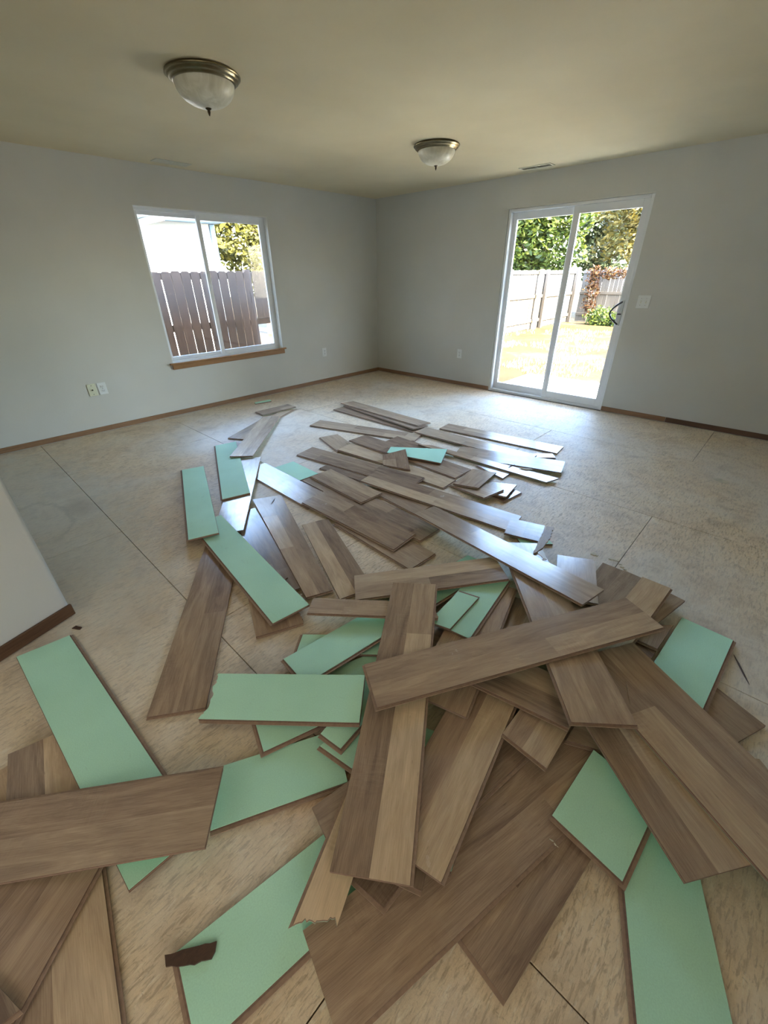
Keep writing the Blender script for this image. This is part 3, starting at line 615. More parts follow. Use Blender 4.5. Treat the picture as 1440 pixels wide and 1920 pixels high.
('plank_offcut','G',(2.0795, 0.7535, 0.0126),(0.732, -0.68131, 0.0),(0.68131, 0.732, 0.0),[[-0.0895, -0.0355], [0.0937, -0.0505], [0.0884, 0.0463], [-0.0931, 0.0393]],[],[],'green piece peeking from under the short two-tone piece, right of centre',None),
('plank_offcut','W',(2.1315, 0.8394, 0.0263),(0.28583, -0.95822, -0.01063),(0.95828, 0.28585, -0.0),[[-0.104, -0.0972], [0.104, -0.0972], [0.104, 0.0972], [-0.104, 0.0972]],[0],[],'short two-tone piece at the right end of the longest centre plank',[([(0.0, -0.1011), (-0.0, 0.1011), (-0.1082, 0.1011), (-0.1082, -0.1011)], 0.44, 0.3), ([(0.1082, -0.1011), (0.1082, 0.1011), (-0.0, 0.1011), (0.0, -0.1011)], 0.36, 0.3)]),
('plank_offcut','W',(-0.3723, 1.2528, 0.0126),(0.00216, -1.0, 0.0),(1.0, 0.00216, 0.0),[[-0.1614, -0.0729], [0.1443, -0.0647], [0.1835, 0.0656], [-0.1648, 0.0704]],[1],[],'light brown plank end at the left picture edge beside the tan one',[(0.55, 0.6)]),
('laminate_plank','W',(-0.2934, 0.8605, 0.0212),(-0.16496, -0.9863, -0.0),(0.9828, -0.16438, -0.08421),[[-0.5753, -0.1023], [0.5753, -0.1023], [0.5753, 0.1023], [-0.5753, 0.1023]],[2],[],'tan plank at lower left with dark smudges, running out of the picture',[([(0.0, -0.1064), (-0.0, -0.0102), (-0.5983, -0.0102), (-0.5983, -0.1064)], 0.36, 0.3), ([(0.5983, -0.1064), (0.5983, -0.0102), (-0.0, -0.0102), (0.0, -0.1064)], 0.4, 0.4), ([(0.5983, -0.0102), (0.5983, 0.1064), (-0.5983, 0.1064), (-0.5983, -0.0102)], 0.6, 0.4)]),
('laminate_plank','W',(-0.3182, 0.9191, 0.0367),(-0.85667, -0.51185, 0.06427),(0.50914, -0.85896, -0.05442),[[-0.2078, -0.1537], [0.1773, -0.1081], [0.1963, 0.1416], [-0.1795, 0.0789]],[2],[],'brown plank in the bottom left corner slanting under the wide left plank',[([(-0.1864, 0.0823), (-0.1998, -0.0269), (0.1953, 0.0303), (0.2042, 0.1479)], 0.44, 0.5), ([(-0.1998, -0.0269), (-0.2161, -0.1593), (0.1846, -0.1122), (0.1953, 0.0303)], 0.37, 0.5)]),
('plank_offcut','W',(-0.416, 0.7861, 0.0556),(0.16074, -0.98662, -0.02715),(0.9835, 0.16242, -0.07972),[[-0.0953, -0.0219], [0.0527, -0.027], [0.0671, 0.0316], [-0.0229, 0.0167]],[1],[],'dark grey fibre offcut in the bottom left corner',[(0.25, 0.0)]),
('plank_offcut','G',(0.697, 1.0339, 0.0126),(0.64786, -0.76176, 0.0),(0.76176, 0.64786, 0.0),[[-0.1165, -0.0875], [0.1126, -0.0832], [0.114, 0.0881], [-0.1087, 0.0822]],[3],[],'green corner peeking out left of the slanting green plank, centre left',None),
('laminate_plank','G',(1.0199, -0.1231, 0.0126),(-0.92465, -0.38082, -0.0),(0.38082, -0.92465, 0.0),[[-0.6024, -0.0965], [0.6024, -0.0965], [0.6024, 0.0965], [-0.6024, 0.0965]],[0],[],'shaded green plank at bottom right, running out of the lower picture edge',None),
('laminate_plank','W',(0.5992, 0.049, 0.0126),(-0.99401, 0.10932, 0.0),(-0.10932, -0.99401, -0.0),[[-0.2435, -0.094], [0.2435, -0.094], [0.2435, 0.094], [-0.2435, 0.094]],[1],[],'dark plank under the big bottom plank, its corner pointing at the camera',[(0.34, 0.4), (0.42, 0.5), (0.36, 0.4)]),
('laminate_plank','G',(0.0933, 0.4526, 0.0126),(0.98369, -0.17988, 0.0),(0.17988, 0.98369, 0.0),[[-0.2324, -0.0944], [0.2324, -0.0944], [0.2324, 0.0944], [-0.2324, 0.0944]],[0, 3],[],'large green plank at bottom centre left with brown rim',None),
('laminate_plank','G',(-0.0817, 1.3509, 0.0252),(0.04683, -0.9989, 0.0006),(0.99051, 0.04636, -0.12942),[[-0.5738, -0.0946], [0.5738, -0.0946], [0.5738, 0.0946], [-0.5738, 0.0946]],[2],[],'long green plank beside the partition, going under the wide left plank',None),
('laminate_plank','G',(0.2771, 0.7406, 0.0126),(0.88191, -0.47142, 0.0),(0.47142, 0.88191, 0.0),[[-0.2037, -0.0919], [0.2037, -0.0919], [0.2037, 0.0919], [-0.2037, 0.0919]],[0],[],'green plank right of the wide brown left one, below the level green plank',None),
('laminate_plank','W',(-0.369, 1.1564, 0.0484),(0.76894, -0.63713, 0.05286),(0.63912, 0.76812, -0.03896),[[-0.6003, -0.1043], [0.6003, -0.1043], [0.6003, 0.1043], [-0.6003, 0.1043]],[2],[],'wide brown plank entering from the left picture edge',[([(-0.6243, 0.0), (0.6243, -0.0), (0.6243, 0.1085), (-0.6243, 0.1085)], 0.39, 0.4), ([(-0.6243, -0.1085), (0.6243, -0.1085), (0.6243, -0.0), (-0.6243, 0.0)], 0.45, 0.3)]),
('laminate_plank','G',(0.5528, 0.8465, 0.0245),(0.95004, -0.31085, -0.02816),(0.31189, 0.94896, 0.04687),[[-0.2567, -0.1], [0.2567, -0.1], [0.2567, 0.1], [-0.2567, 0.1]],[0, 3],[],'green plank whose corner shows just below the level green plank',None),
('plank_offcut','G',(0.8763, 0.8623, 0.031),(0.4516, -0.89195, 0.02177),(0.88932, 0.44803, -0.09155),[[-0.1087, -0.0931], [0.0826, -0.0438], [0.0852, 0.0827], [-0.0512, 0.0503]],[],[],'small green strip between the slanting green planks, left of the upright brown one',None),
('plank_offcut','G',(0.551, 0.6439, 0.0252),(0.99859, 0.04584, -0.02683),(-0.04282, 0.99366, 0.10399),[[-0.1094, -0.0602], [0.1315, -0.0875], [0.107, 0.0702], [-0.133, 0.0713]],[0, 3],[],'green piece with thick brown rim, left of the upright brown plank',None),
('plank_offcut','G',(0.5852, 0.7059, 0.0432),(0.99095, 0.13309, -0.01758),(-0.13052, 0.98577, 0.10595),[[-0.1369, -0.0449], [0.1429, -0.0552], [0.1344, 0.052], [-0.1417, 0.0454]],[0, 3],[],'narrow green offcut with pointed end below the level green plank',None),
('laminate_plank','W',(1.4837, -0.2328, 0.0126),(-0.4168, -0.909, -0.0),(0.909, -0.4168, 0.0),[[-0.0997, -0.0983], [0.0997, -0.0983], [0.0997, 0.0983], [-0.0997, 0.0983]],[0],[],'brown plank end at the far right under the upright green plank',[(0.4, 0.3)]),
('plank_offcut','W',(1.3076, -0.3599, 0.0126),(-0.80077, -0.59897, -0.0),(0.59897, -0.80077, 0.0),[[-0.0526, -0.022], [0.0658, -0.0686], [0.0376, 0.0534], [-0.0524, 0.0403]],[0],[],'torn brown fragment at the right picture edge',[(0.5, 0.5)]),
('plank_offcut','W',(1.6088, 0.0492, 0.0245),(-0.58773, -0.80505, 0.08035),(0.80436, -0.59212, -0.04899),[[-0.0824, 0.0005], [0.1037, -0.0735], [0.0184, 0.0565], [-0.0451, 0.0227]],[0],[],'darkest brown piece under the right end of the big diagonal plank',[(0.2, 0.4)]),
('plank_offcut','W',(1.7108, 0.0453, 0.0269),(-0.99345, -0.02769, 0.11089),(0.03111, -0.99909, 0.0292),[[-0.023, -0.0567], [0.0834, -0.0467], [0.0868, 0.042], [-0.1457, 0.0648]],[1],[],'brown piece just below the right tip of the big diagonal plank',[(0.42, 0.4)]),
('laminate_plank','W',(1.8585, 0.2787, 0.0126),(-0.99999, 0.00535, 0.0),(-0.00535, -0.99999, -0.0),[[-0.2639, -0.0995], [0.2639, -0.0995], [0.2639, 0.0995], [-0.2639, 0.0995]],[1],[],'bluish-brown first plank of the fan, right of the pale square end',[(0.4, 0.2), (0.46, 0.3)]),
('laminate_plank','W',(1.9065, 0.1911, 0.0252),(-0.99667, 0.08149, 0.0),(-0.08149, -0.99667, -0.0),[[-0.1967, -0.0941], [0.1967, -0.0941], [0.1967, 0.0941], [-0.1967, 0.0941]],[1],[],'second plank of the fan, grey-brown, beside the tan one',[(0.42, 0.3), (0.4, 0.4)]),
('laminate_plank','W',(1.8753, 0.1027, 0.0399),(-0.97482, 0.223, 0.0),(-0.22293, -0.97451, 0.02519),[[-0.1778, -0.0831], [0.1778, -0.0831], [0.1778, 0.0831], [-0.1778, 0.0831]],[1],[],'rightmost plank of the fan, with a pointed far corner',[(0.46, 0.4)]),
('laminate_plank','W',(1.6357, 0.1439, 0.0474),(-0.99387, 0.07756, -0.07878),(-0.08065, -0.99606, 0.03692),[[-0.3972, -0.0628], [0.3972, -0.0628], [0.3972, 0.0628], [-0.3972, 0.0628]],[2],[],'narrow tan plank of the fan with a raised right rim',[(0.6, 0.6), (0.56, 0.6)]),
('laminate_plank','W',(1.8821, 0.4312, 0.0262),(-0.93332, -0.35734, 0.03491),(0.35899, -0.93052, 0.07254),[[-0.1928, -0.0952], [0.1928, -0.0952], [0.1928, 0.0952], [-0.1928, 0.0952]],[1],[],'pale blue shiny plank end right of the long bluish diagonal plank',[(0.55, 0.1)]),
('plank_offcut','W',(1.0322, 0.6861, 0.0311),(0.30049, -0.95262, -0.04717),(0.94765, 0.30379, -0.09834),[[-0.1573, -0.1126], [0.1482, -0.0904], [0.1723, 0.1051], [-0.1583, 0.0953]],[0],[],'brown piece below the green planks, right of the upright brown plank',[(0.4, 0.5)]),
('laminate_plank','W',(0.6667, 0.1394, 0.0252),(-0.96565, 0.25984, 0.0),(-0.25984, -0.96565, -0.0),[[-0.6025, -0.1007], [0.6025, -0.1007], [0.6025, 0.1007], [-0.6025, 0.1007]],[2],[],'very large dark brown plank along the bottom centre',[([(0.6266, -0.1047), (0.6266, 0.0), (-0.6266, 0.0), (-0.6266, -0.1047)], 0.4, 0.5), ([(-0.1205, 0.0), (-0.1205, 0.1047), (-0.6266, 0.1047), (-0.6266, 0.0)], 0.5, 0.5), ([(0.6266, 0.0), (0.6266, 0.1047), (-0.1205, 0.1047), (-0.1205, 0.0)], 0.42, 0.5)]),
('plank_offcut','W',(0.791, 0.2679, 0.0325),(-0.9816, 0.19084, 0.00669),(-0.18938, -0.97741, 0.09387),[[-0.1857, -0.0659], [0.1857, -0.0659], [0.1857, 0.0659], [-0.1857, 0.0659]],[1, 2],[],'brown piece with raised edge over the big bottom plank',[(0.36, 0.5)]),
('plank_offcut','W',(0.3663, 0.5069, 0.0217),(-0.92591, -0.35136, 0.13867),(0.3594, -0.93244, 0.03718),[[-0.0547, -0.0404], [0.0615, -0.0386], [0.0708, 0.0361], [-0.0773, 0.0439]],[1],[],'thin brown sliver left of the torn tan plank',[(0.42, 0.5)]),
('plank_offcut','W',(0.3659, 0.518, 0.0334),(0.97531, -0.19806, -0.09769),(0.18778, 0.97656, -0.1052),[[-0.0932, -0.05], [0.0895, -0.0528], [0.0935, 0.0563], [-0.0889, 0.047]],[0],[],'small brown offcut with pale end over the lower green plank',[(0.4, 0.4)]),
('plank_offcut','W',(0.3835, 0.3269, 0.0372),(-0.99951, -0.01716, 0.02612),(0.01946, -0.99571, 0.09041),[[-0.121, -0.0564], [0.1263, -0.0509], [0.1149, 0.0492], [-0.1191, 0.0604]],[1, 2],[],'dark corner poking out below the upright brown plank',[(0.3, 0.4)]),
('plank_offcut','W',(0.4031, 0.2919, 0.0525),(-0.89848, -0.43465, 0.06174),(0.43833, -0.896, 0.07102),[[-0.0641, -0.0471], [0.0676, -0.0396], [0.0742, 0.0384], [-0.0773, 0.0496]],[1],[],'piece with notched brown corner at the foot of the upright plank',[(0.36, 0.4)]),
('laminate_plank','G',(0.5708, 0.3422, 0.0516),(-0.95561, -0.27867, 0.09572),(0.2874, -0.95315, 0.09438),[[-0.1836, -0.1072], [0.1836, -0.1072], [0.1836, 0.1072], [-0.1836, 0.1072]],[1],[],'green plank under the reddish-tan plank, only a thin edge showing',None),
('laminate_plank','G',(1.1034, 0.9373, 0.035),(0.99175, -0.12746, -0.0137),(0.12395, 0.9807, -0.1512),[[-0.5762, -0.0956], [0.5762, -0.0956], [0.5762, 0.0956], [-0.5762, 0.0956]],[0, 3],[],'long slanting green plank passing under the upright brown plank',None),
('laminate_plank','W',(0.9665, 0.4009, 0.0525),(-0.98258, -0.17919, 0.04929),(0.18337, -0.97792, 0.10023),[[-0.605, -0.1001], [0.605, -0.1001], [0.605, 0.1001], [-0.605, 0.1001]],[2],[],'plank with reddish left strip and tan cross-grained right strip',[([(0.6292, -0.1041), (0.6292, 0.0), (-0.6292, 0.0), (-0.6292, -0.1041)], 0.42, 0.85), ([(-0.242, 0.0), (-0.242, 0.1041), (-0.6292, 0.1041), (-0.6292, 0.0)], 0.52, 0.7), ([(0.6292, 0.0), (0.6292, 0.1041), (-0.242, 0.1041), (-0.242, 0.0)], 0.6, 0.75)]),
('laminate_plank','W',(1.1558, 0.6021, 0.063),(-0.96528, -0.26069, 0.01645),(0.26078, -0.96539, 0.00396),[[-0.3829, -0.1052], [0.3829, -0.1052], [0.3829, 0.1052], [-0.3829, 0.1052]],[2],[],'brown plank ending below the big diagonal plank with double raised rim',[(0.44, 0.75), (0.5, 0.7), (0.42, 0.7)]),
('laminate_plank','G',(1.3315, 0.7006, 0.0722),(-0.98939, -0.14443, 0.01587),(0.14453, -0.98948, 0.00588),[[-0.232, -0.0901], [0.232, -0.0901], [0.232, 0.0901], [-0.232, 0.0901]],[2],[],'green plank with brown right rim under the small green offcut',None),
('plank_offcut','G',(1.21, 0.7242, 0.0864),(-0.99605, -0.08739, 0.01551),(0.0875, -0.99614, 0.00678),[[-0.1192, -0.0458], [0.1387, -0.0501], [0.119, 0.0467], [-0.1367, 0.051]],[3],[],'small green offcut lying on a larger green plank, right of the upright plank',None),
('plank_offcut','W',(0.9704, 1.009, 0.0776),(0.57256, -0.81632, 0.07609),(0.81986, 0.56988, -0.05537),[[-0.2915, -0.0518], [0.2992, -0.0532], [0.2863, 0.05], [-0.2959, 0.0557]],[0],[1],'narrow torn brown strip running level behind the upright plank',[(0.48, 0.4)]),
('laminate_plank','W',(1.3304, 0.9639, 0.0637),(0.75305, -0.65328, 0.07836),(0.65796, 0.74792, -0.0878),[[-0.3751, -0.1032], [0.3751, -0.1032], [0.3751, 0.1032], [-0.3751, 0.1032]],[0],[],'level two-tone plank in the middle with light upper and dark lower strip',[([(-0.3901, 0.0), (0.3901, 0.0), (0.3901, 0.1073), (-0.3901, 0.1073)], 0.57, 0.5), ([(-0.3901, -0.1073), (0.0, -0.1073), (0.0, 0.0), (-0.3901, 0.0)], 0.48, 0.45), ([(0.0, -0.1073), (0.3901, -0.1073), (0.3901, 0.0), (0.0, 0.0)], 0.35, 0.35)]),
('plank_offcut','W',(1.0612, 0.0724, 0.0378),(0.13877, -0.99032, 0.0),(0.99032, 0.13877, 0.0),[[-0.0573, -0.0637], [0.0466, -0.0321], [0.0536, 0.0543], [-0.041, 0.0402]],[0],[],'brown sliver between the tan block and the right-hand long plank',[(0.45, 0.5)]),
('plank_offcut','W',(0.97, 0.2012, 0.0705),(0.99912, 0.00597, -0.04162),(-0.00244, 0.99643, 0.0844),[[-0.1304, -0.0765], [0.1304, -0.0765], [0.1304, 0.0765], [-0.1304, 0.0765]],[3],[],'tan block with pale right half below the short dark slanting plank',[([(-0.1356, 0.0077), (0.1356, 0.0077), (0.1356, 0.0796), (-0.1356, 0.0796)], 0.44, 0.6), ([(-0.1356, -0.0796), (0.1356, -0.0796), (0.1356, 0.0077), (-0.1356, 0.0077)], 0.58, 0.5)]),
('laminate_plank','W',(1.0581, 0.3431, 0.0843),(0.18479, -0.98265, 0.01599),(0.9819, 0.18391, -0.04519),[[-0.2024, -0.1018], [0.2024, -0.1018], [0.2024, 0.1018], [-0.2024, 0.1018]],[0],[],'short dark plank slanting down right below the big diagonal plank',[([(0.2105, -0.1059), (0.2105, 0.0), (-0.2105, 0.0), (-0.2105, -0.1059)], 0.36, 0.3), ([(0.2105, 0.0), (0.2105, 0.1059), (-0.2105, 0.1059), (-0.2105, 0.0)], 0.5, 0.45)]),
('laminate_plank','G',(0.8715, -0.0486, 0.0355),(-0.99747, 0.06933, -0.01584),(-0.06784, -0.99444, -0.08057),[[-0.1377, -0.101], [0.1377, -0.101], [0.1377, 0.101], [-0.1377, 0.101]],[1, 2],[],'green plank with thick brown rims and a corner towards the camera, lower right',None),
('laminate_plank','G',(0.4383, 0.9318, 0.0601),(0.62749, -0.7756, 0.06857),(0.76925, 0.63115, 0.0995),[[-0.2881, -0.0919], [0.2881, -0.0919], [0.2881, 0.0919], [-0.2881, 0.0919]],[0],[3],'level green plank with dark line on top, left of centre',None),
('laminate_plank','W',(0.2975, 0.4435, 0.0533),(-0.89948, -0.43638, 0.02261),(0.43044, -0.89376, -0.12613),[[-0.1616, -0.0379], [0.1953, -0.0536], [0.1641, 0.0445], [-0.1975, 0.0564]],[0],[1],'torn tan plank with jagged lower end under the upright brown plank',[(0.68, 0.6)]),
('laminate_plank','W',(0.7381, 0.641, 0.0993),(-0.83007, -0.55727, -0.02056),(0.55449, -0.82873, 0.07584),[[-0.5565, -0.1022], [0.5565, -0.1022], [0.5565, 0.1022], [-0.5565, 0.1022]],[2],[],'upright brown plank with dark left strip and tan right strip, centre',[([(0.5788, -0.1063), (0.5788, 0.0), (-0.5788, 0.0), (-0.5788, -0.1063)], 0.36, 0.35), ([(-0.2449, 0.0), (-0.2449, 0.1063), (-0.5788, 0.1063), (-0.5788, 0.0)], 0.47, 0.45), ([(0.5788, 0.0), (0.5788, 0.1063), (-0.2449, 0.1063), (-0.2449, 0.0)], 0.62, 0.5)]),
('laminate_plank','G',(1.6305, -0.1089, 0.0239),(-0.99716, 0.06765, 0.03311),(-0.06725, -0.99765, 0.01303),[[-0.3016, -0.098], [0.3016, -0.098], [0.3016, 0.098], [-0.3016, 0.098]],[2],[],'green plank standing alone at the right edge of the scatter',None),
('laminate_plank','W',(1.0529, -0.0764, 0.0829),(-0.57909, -0.81378, -0.04927),(0.81443, -0.5747, -0.08018),[[-0.2791, -0.1025], [0.2791, -0.1025], [0.2791, 0.1025], [-0.2791, 0.1025]],[],[],'long plank ending square at lower right, left of its raised neighbour',[([(0.2903, -0.1066), (0.2903, 0.0), (-0.2903, 0.0), (-0.2903, -0.1066)], 0.4, 0.4), ([(0.2903, 0.0), (0.2903, 0.1066), (-0.2903, 0.1066), (-0.2903, 0.0)], 0.56, 0.4)]),
('laminate_plank','W',(1.1562, -0.3389, 0.0643),(-0.45446, -0.88838, -0.06521),(0.88849, -0.44684, -0.10455),[[-0.5497, -0.152], [0.5497, -0.152], [0.5497, 0.152], [-0.5497, 0.152]],[],[],'long brown plank running off the right picture edge',[([(-0.3078, -0.1581), (-0.3078, -0.0152), (-0.5717, -0.0152), (-0.5717, -0.1581)], 0.42, 0.5), ([(0.5717, -0.1581), (0.5717, -0.0152), (-0.3078, -0.0152), (-0.3078, -0.1581)], 0.55, 0.75), ([(0.5717, -0.0152), (0.5717, 0.1581), (-0.5717, 0.1581), (-0.5717, -0.0152)], 0.44, 0.5)]),
('laminate_plank','W',(1.4686, 0.4001, 0.1154),(-0.76056, -0.64733, 0.05004),(0.64749, -0.76192, -0.01533),[[-0.5508, -0.1031], [0.5508, -0.1031], [0.5508, 0.1031], [-0.5508, 0.1031]],[0, 1],[],'plank crossing under the big diagonal one, square end to its lower right',[([(0.0551, -0.1072), (0.0551, 0.0), (-0.5728, 0.0), (-0.5728, -0.1072)], 0.45, 0.4), ([(0.5728, -0.1072), (0.5728, 0.0), (0.0551, 0.0), (0.0551, -0.1072)], 0.48, 0.5), ([(0.0551, 0.0), (0.0551, 0.1072), (-0.5728, 0.1072), (-0.5728, 0.0)], 0.52, 0.4), ([(0.5728, 0.0), (0.5728, 0.1072), (0.0551, 0.1072), (0.0551, 0.0)], 0.46, 0.5)]),
('laminate_plank','W',(1.7402, 0.8383, 0.1075),(-0.17183, -0.98379, 0.05138),(0.98265, -0.17486, -0.06179),[[-0.5625, -0.0909], [0.5625, -0.0909], [0.5625, 0.0909], [-0.5625, 0.0909]],[0],[],'long glossy grey diagonal plank right of centre',[([(0.585, -0.0945), (0.585, 0.0), (-0.585, 0.0), (-0.585, -0.0945)], 0.48, 0.2), ([(-0.1688, 0.0), (-0.1688, 0.0945), (-0.585, 0.0945), (-0.585, 0.0)], 0.42, 0.2), ([(0.585, 0.0), (0.585, 0.0945), (-0.1688, 0.0945), (-0.1688, 0.0)], 0.56, 0.2)]),
('laminate_plank','W',(1.1628, 0.3986, 0.1372),(0.85736, -0.51411, 0.02495),(0.51462, 0.85523, -0.06115),[[-0.5922, -0.0972], [0.5922, -0.0972], [0.5922, 0.0972], [-0.5922, 0.0972]],[0, 3],[],'big brown diagonal plank on top of the near pile',[([(-0.6159, 0.0), (0.6159, 0.0), (0.6159, 0.1011), (-0.6159, 0.1011)], 0.42, 0.45), ([(-0.6159, -0.1011), (0.1184, -0.1011), (0.1184, 0.0), (-0.6159, 0.0)], 0.48, 0.6), ([(0.1184, -0.1011), (0.6159, -0.1011), (0.6159, 0.0), (0.1184, 0.0)], 0.56, 0.6)]),
]
for i, (nm, typ, c, u, wv, q, lips, jag, label, tones) in enumerate(PLANKS):
    plank(nm, typ, c, u, wv, q, lips, jag, label, tones, 100+i, GG if typ == 'G' else GW)

# ---------------------------------------------------------------- splinters, chips and scraps
M_PALEWOOD = mat_wood_trim('pale_torn_fibre', srgb(150, 124, 96), srgb(190, 166, 136), (20, 60, 20))
M_DARKFIB = mat_wood_trim('dark_torn_fibre', srgb(70, 50, 40), srgb(100, 74, 58), (20, 60, 20))
M_CHIP = mat_plain('pale_chip', srgb(206, 196, 172), .8, .2, var=.15)
def scrap(name, label, pts, z, th, mat, cat='scrap', jitter=0.003, seed=1, group=None):
    rnd = random.Random(seed); P = []
    n = len(pts)
    cx = sum(p[0] for p in pts)/n; cy = sum(p[1] for p in pts)/n
    for i in range(n):
        a, b = pts[i], pts[(i+1) % n]; L_ = math.hypot(b[0]-a[0], b[1]-a[1]); k = max(1, int(L_/.012))
        for s_ in range(k):
            t = s_/k; P.append((a[0]+(b[0]-a[0])*t-cx+rnd.uniform(-jitter, jitter)*(s_ > 0), a[1]+(b[1]-a[1])*t-cy+rnd.uniform(-jitter, jitter)*(s_ > 0)))
    ar = sum(P[i][0]*P[(i+1) % len(P)][1]-P[(i+1) % len(P)][0]*P[i][1] for i in range(len(P)))
    if ar < 0: P.reverse()
    bm = bmesh.new(); layer(bm, P, 0, th, 0); o = obj(name, bm, mat); o.location = (cx, cy, z)
    return tag(o, label, cat, group)
def stick(name, label, a, b, r, mat, group=None, cat='splinter'):
    a, b = Vector(a), Vector(b); bm = bmesh.new(); m_ = (a+b)/2
    k = [a-m_, (a-m_)*.3+Vector((r*.7, r*.4, 0)), (b-m_)*.4+Vector((-r*.5, 0, 0)), b-m_]
    tube(bm, k, [r*.35, r, r*.9, r*.2], 5); o = obj(name, bm, mat); o.location = m_
    return tag(o, label, cat, group)
scrap('torn_fibre_strip','jagged pale fibre strip beside the short two-tone piece, right of centre',[(2.1275, 0.7159), (2.1511, 0.6813), (2.011, 0.6445), (1.8932, 0.6364), (1.8231, 0.6481), (1.8412, 0.6569), (2.0243, 0.6942)],0.0937,0.009,M_PALEWOOD,'scrap',0.004,4,None)
scrap('blue_fragment','tiny shiny bluish fragment below the jagged fibre strip',[(1.8215, 0.6275), (1.8566, 0.6175), (1.7954, 0.5664), (1.7869, 0.5824)],0.1149,0.006,M_PLATE,'scrap',0.003,5,None)
scrap('torn_underlayer_strip','dark brown fuzzy strip lying on corner of large bottom green plank',[(-0.134, 0.5974), (-0.0398, 0.5305), (-0.0506, 0.5173), (-0.0624, 0.5121), (-0.1115, 0.5484), (-0.1401, 0.5763)],0.0131,0.006,M_DARKFIB,'scrap',0.003,6,None)
scrap('bright_shard','small white shard on the glossy planks at far right',[(2.9431, 1.306), (2.9917, 1.2204), (2.9807, 1.2015), (2.9414, 1.2454)],0.0321,0.003,M_CHIP,'scrap',0.001,7,None)
stick('dark_splinter','short dark splinter on the golden-lit plank',(2.898, 1.3705, 0.0329),(2.991, 1.3581, 0.0297),0.004,M_DARKFIB,None)
stick('dark_splinter','long dark splinter on the bare floor right of the right-hand green plank',(1.8453, -0.2384, 0.0045),(1.7098, -0.3033, 0.0045),0.0035,M_DARKFIB,None)
stick('pale_splinter','thin pale splinter beside the edge of the crossing plank, right side',(1.3045, 0.0414, 0.0992),(1.2201, 0.0053, 0.1008),0.003,M_PALEWOOD,None)
stick('pale_splinter','pale splinter lying on the long glossy grey plank foot',(0.6913, 0.0412, 0.0287),(0.6956, 0.0148, 0.0161),0.0025,M_CHIP,None)
stick('dark_splinter','dark splinter near the far end of the grey-brown plank, left',(1.2629, 2.286, 0.023),(1.3352, 2.343, 0.0199),0.003,M_DARKFIB,None)
scrap('wood_chip','flat brown wood chip near the foot of the partition baseboard',[(-0.0006, 1.9821), (0.0174, 1.9868), (0.0331, 1.9552), (0.0226, 1.9473)],0.0005,0.004,M_DARKFIB,'scrap',0.001,9,None)
scrap('pale_chip','small pale chip on the bare floor beyond the fan of planks',[(2.1766, 0.4592), (2.2047, 0.4515), (2.1946, 0.4304), (2.1751, 0.4382)],0.0005,0.003,M_CHIP,'chip',0.001,20,'pale chips scattered on the bare floor right of the fan')
scrap('pale_chip','small pale chip on the bare floor beyond the fan of planks',[(2.1803, 0.44), (2.1989, 0.4348), (2.1922, 0.4209), (2.1799, 0.4253)],0.0005,0.003,M_CHIP,'chip',0.001,21,'pale chips scattered on the bare floor right of the fan')
scrap('pale_chip','small pale chip on the bare floor beyond the fan of planks',[(2.1979, 0.3685), (2.2163, 0.3631), (2.2097, 0.3497), (2.1975, 0.3543)],0.0005,0.003,M_CHIP,'chip',0.001,22,'pale chips scattered on the bare floor right of the fan')
scrap('pale_chip','small pale chip on the bare floor beyond the fan of planks',[(2.2034, 0.3478), (2.2172, 0.3437), (2.2122, 0.3338), (2.2036, 0.3367)],0.0005,0.003,M_CHIP,'chip',0.001,23,'pale chips scattered on the bare floor right of the fan')
scrap('pale_chip','small pale chip on the bare floor beyond the fan of planks',[(2.2082, 0.3353), (2.2265, 0.3299), (2.2198, 0.3167), (2.2077, 0.3213)],0.0005,0.003,M_CHIP,'chip',0.001,24,'pale chips scattered on the bare floor right of the fan')
scrap('pale_chip','small pale chip on the bare floor beyond the fan of planks',[(2.1841, 0.3113), (2.1976, 0.3072), (2.1927, 0.2976), (2.1843, 0.3005)],0.0005,0.003,M_CHIP,'chip',0.001,25,'pale chips scattered on the bare floor right of the fan')
scrap('pale_chip','small pale chip on the bare floor beyond the fan of planks',[(2.1628, 0.2994), (2.1806, 0.294), (2.1743, 0.2813), (2.1625, 0.2859)],0.0005,0.003,M_CHIP,'chip',0.001,26,'pale chips scattered on the bare floor right of the fan')
scrap('pale_chip','small pale chip on the bare floor beyond the fan of planks',[(2.1515, 0.2772), (2.1647, 0.2731), (2.1601, 0.2638), (2.1518, 0.2667)],0.0005,0.003,M_CHIP,'chip',0.001,27,'pale chips scattered on the bare floor right of the fan')
scrap('plaster_smear','white plaster flake on the bare floor at the far right',[(3.8178, 0.1338), (3.8496, 0.0842), (3.8135, 0.0263), (3.7757, 0.041), (3.7664, 0.0924)],0.0005,0.002,M_CHIP,'scrap',0.002,40,None)
# ---------------------------------------------------------------- outside: yard, patio, fences, trees, neighbour
GZ = -.2
def mat_yard():
    m = NT('dry_lawn', .9, spec=.15); g = m.n('ShaderNodeNewGeometry').outputs['Position']
    c = m.mix(m.val(m.noise(g, .9, 5, .65), .35, .65), srgb(43, 30, 7), srgb(59, 45, 18))
    c = m.mix(m.val(m.noise(m.mapping(g, loc=(7, 3, 0)), .7, 4, .6, 1.0), .52, .62), c, srgb(65, 54, 33))
    c = m.mix(m.val(m.noise(g, 9, 5, .75), .45, .75, 0, .8), c, srgb(25, 17, 0))
    c = m.mix(m.val(m.noise(g, 70, 3, .7), .4, .8, 0, .4), c, srgb(22, 16, 2))
    m.base(c); m.bump(m.noise(g, 40, 4, .7), .6, .02); return m.m
struct(obj('ground', bx(-30, 45, -25, 40, GZ-.3, GZ), mat_yard()), 'dry patchy lawn of the back yard', 'ground')
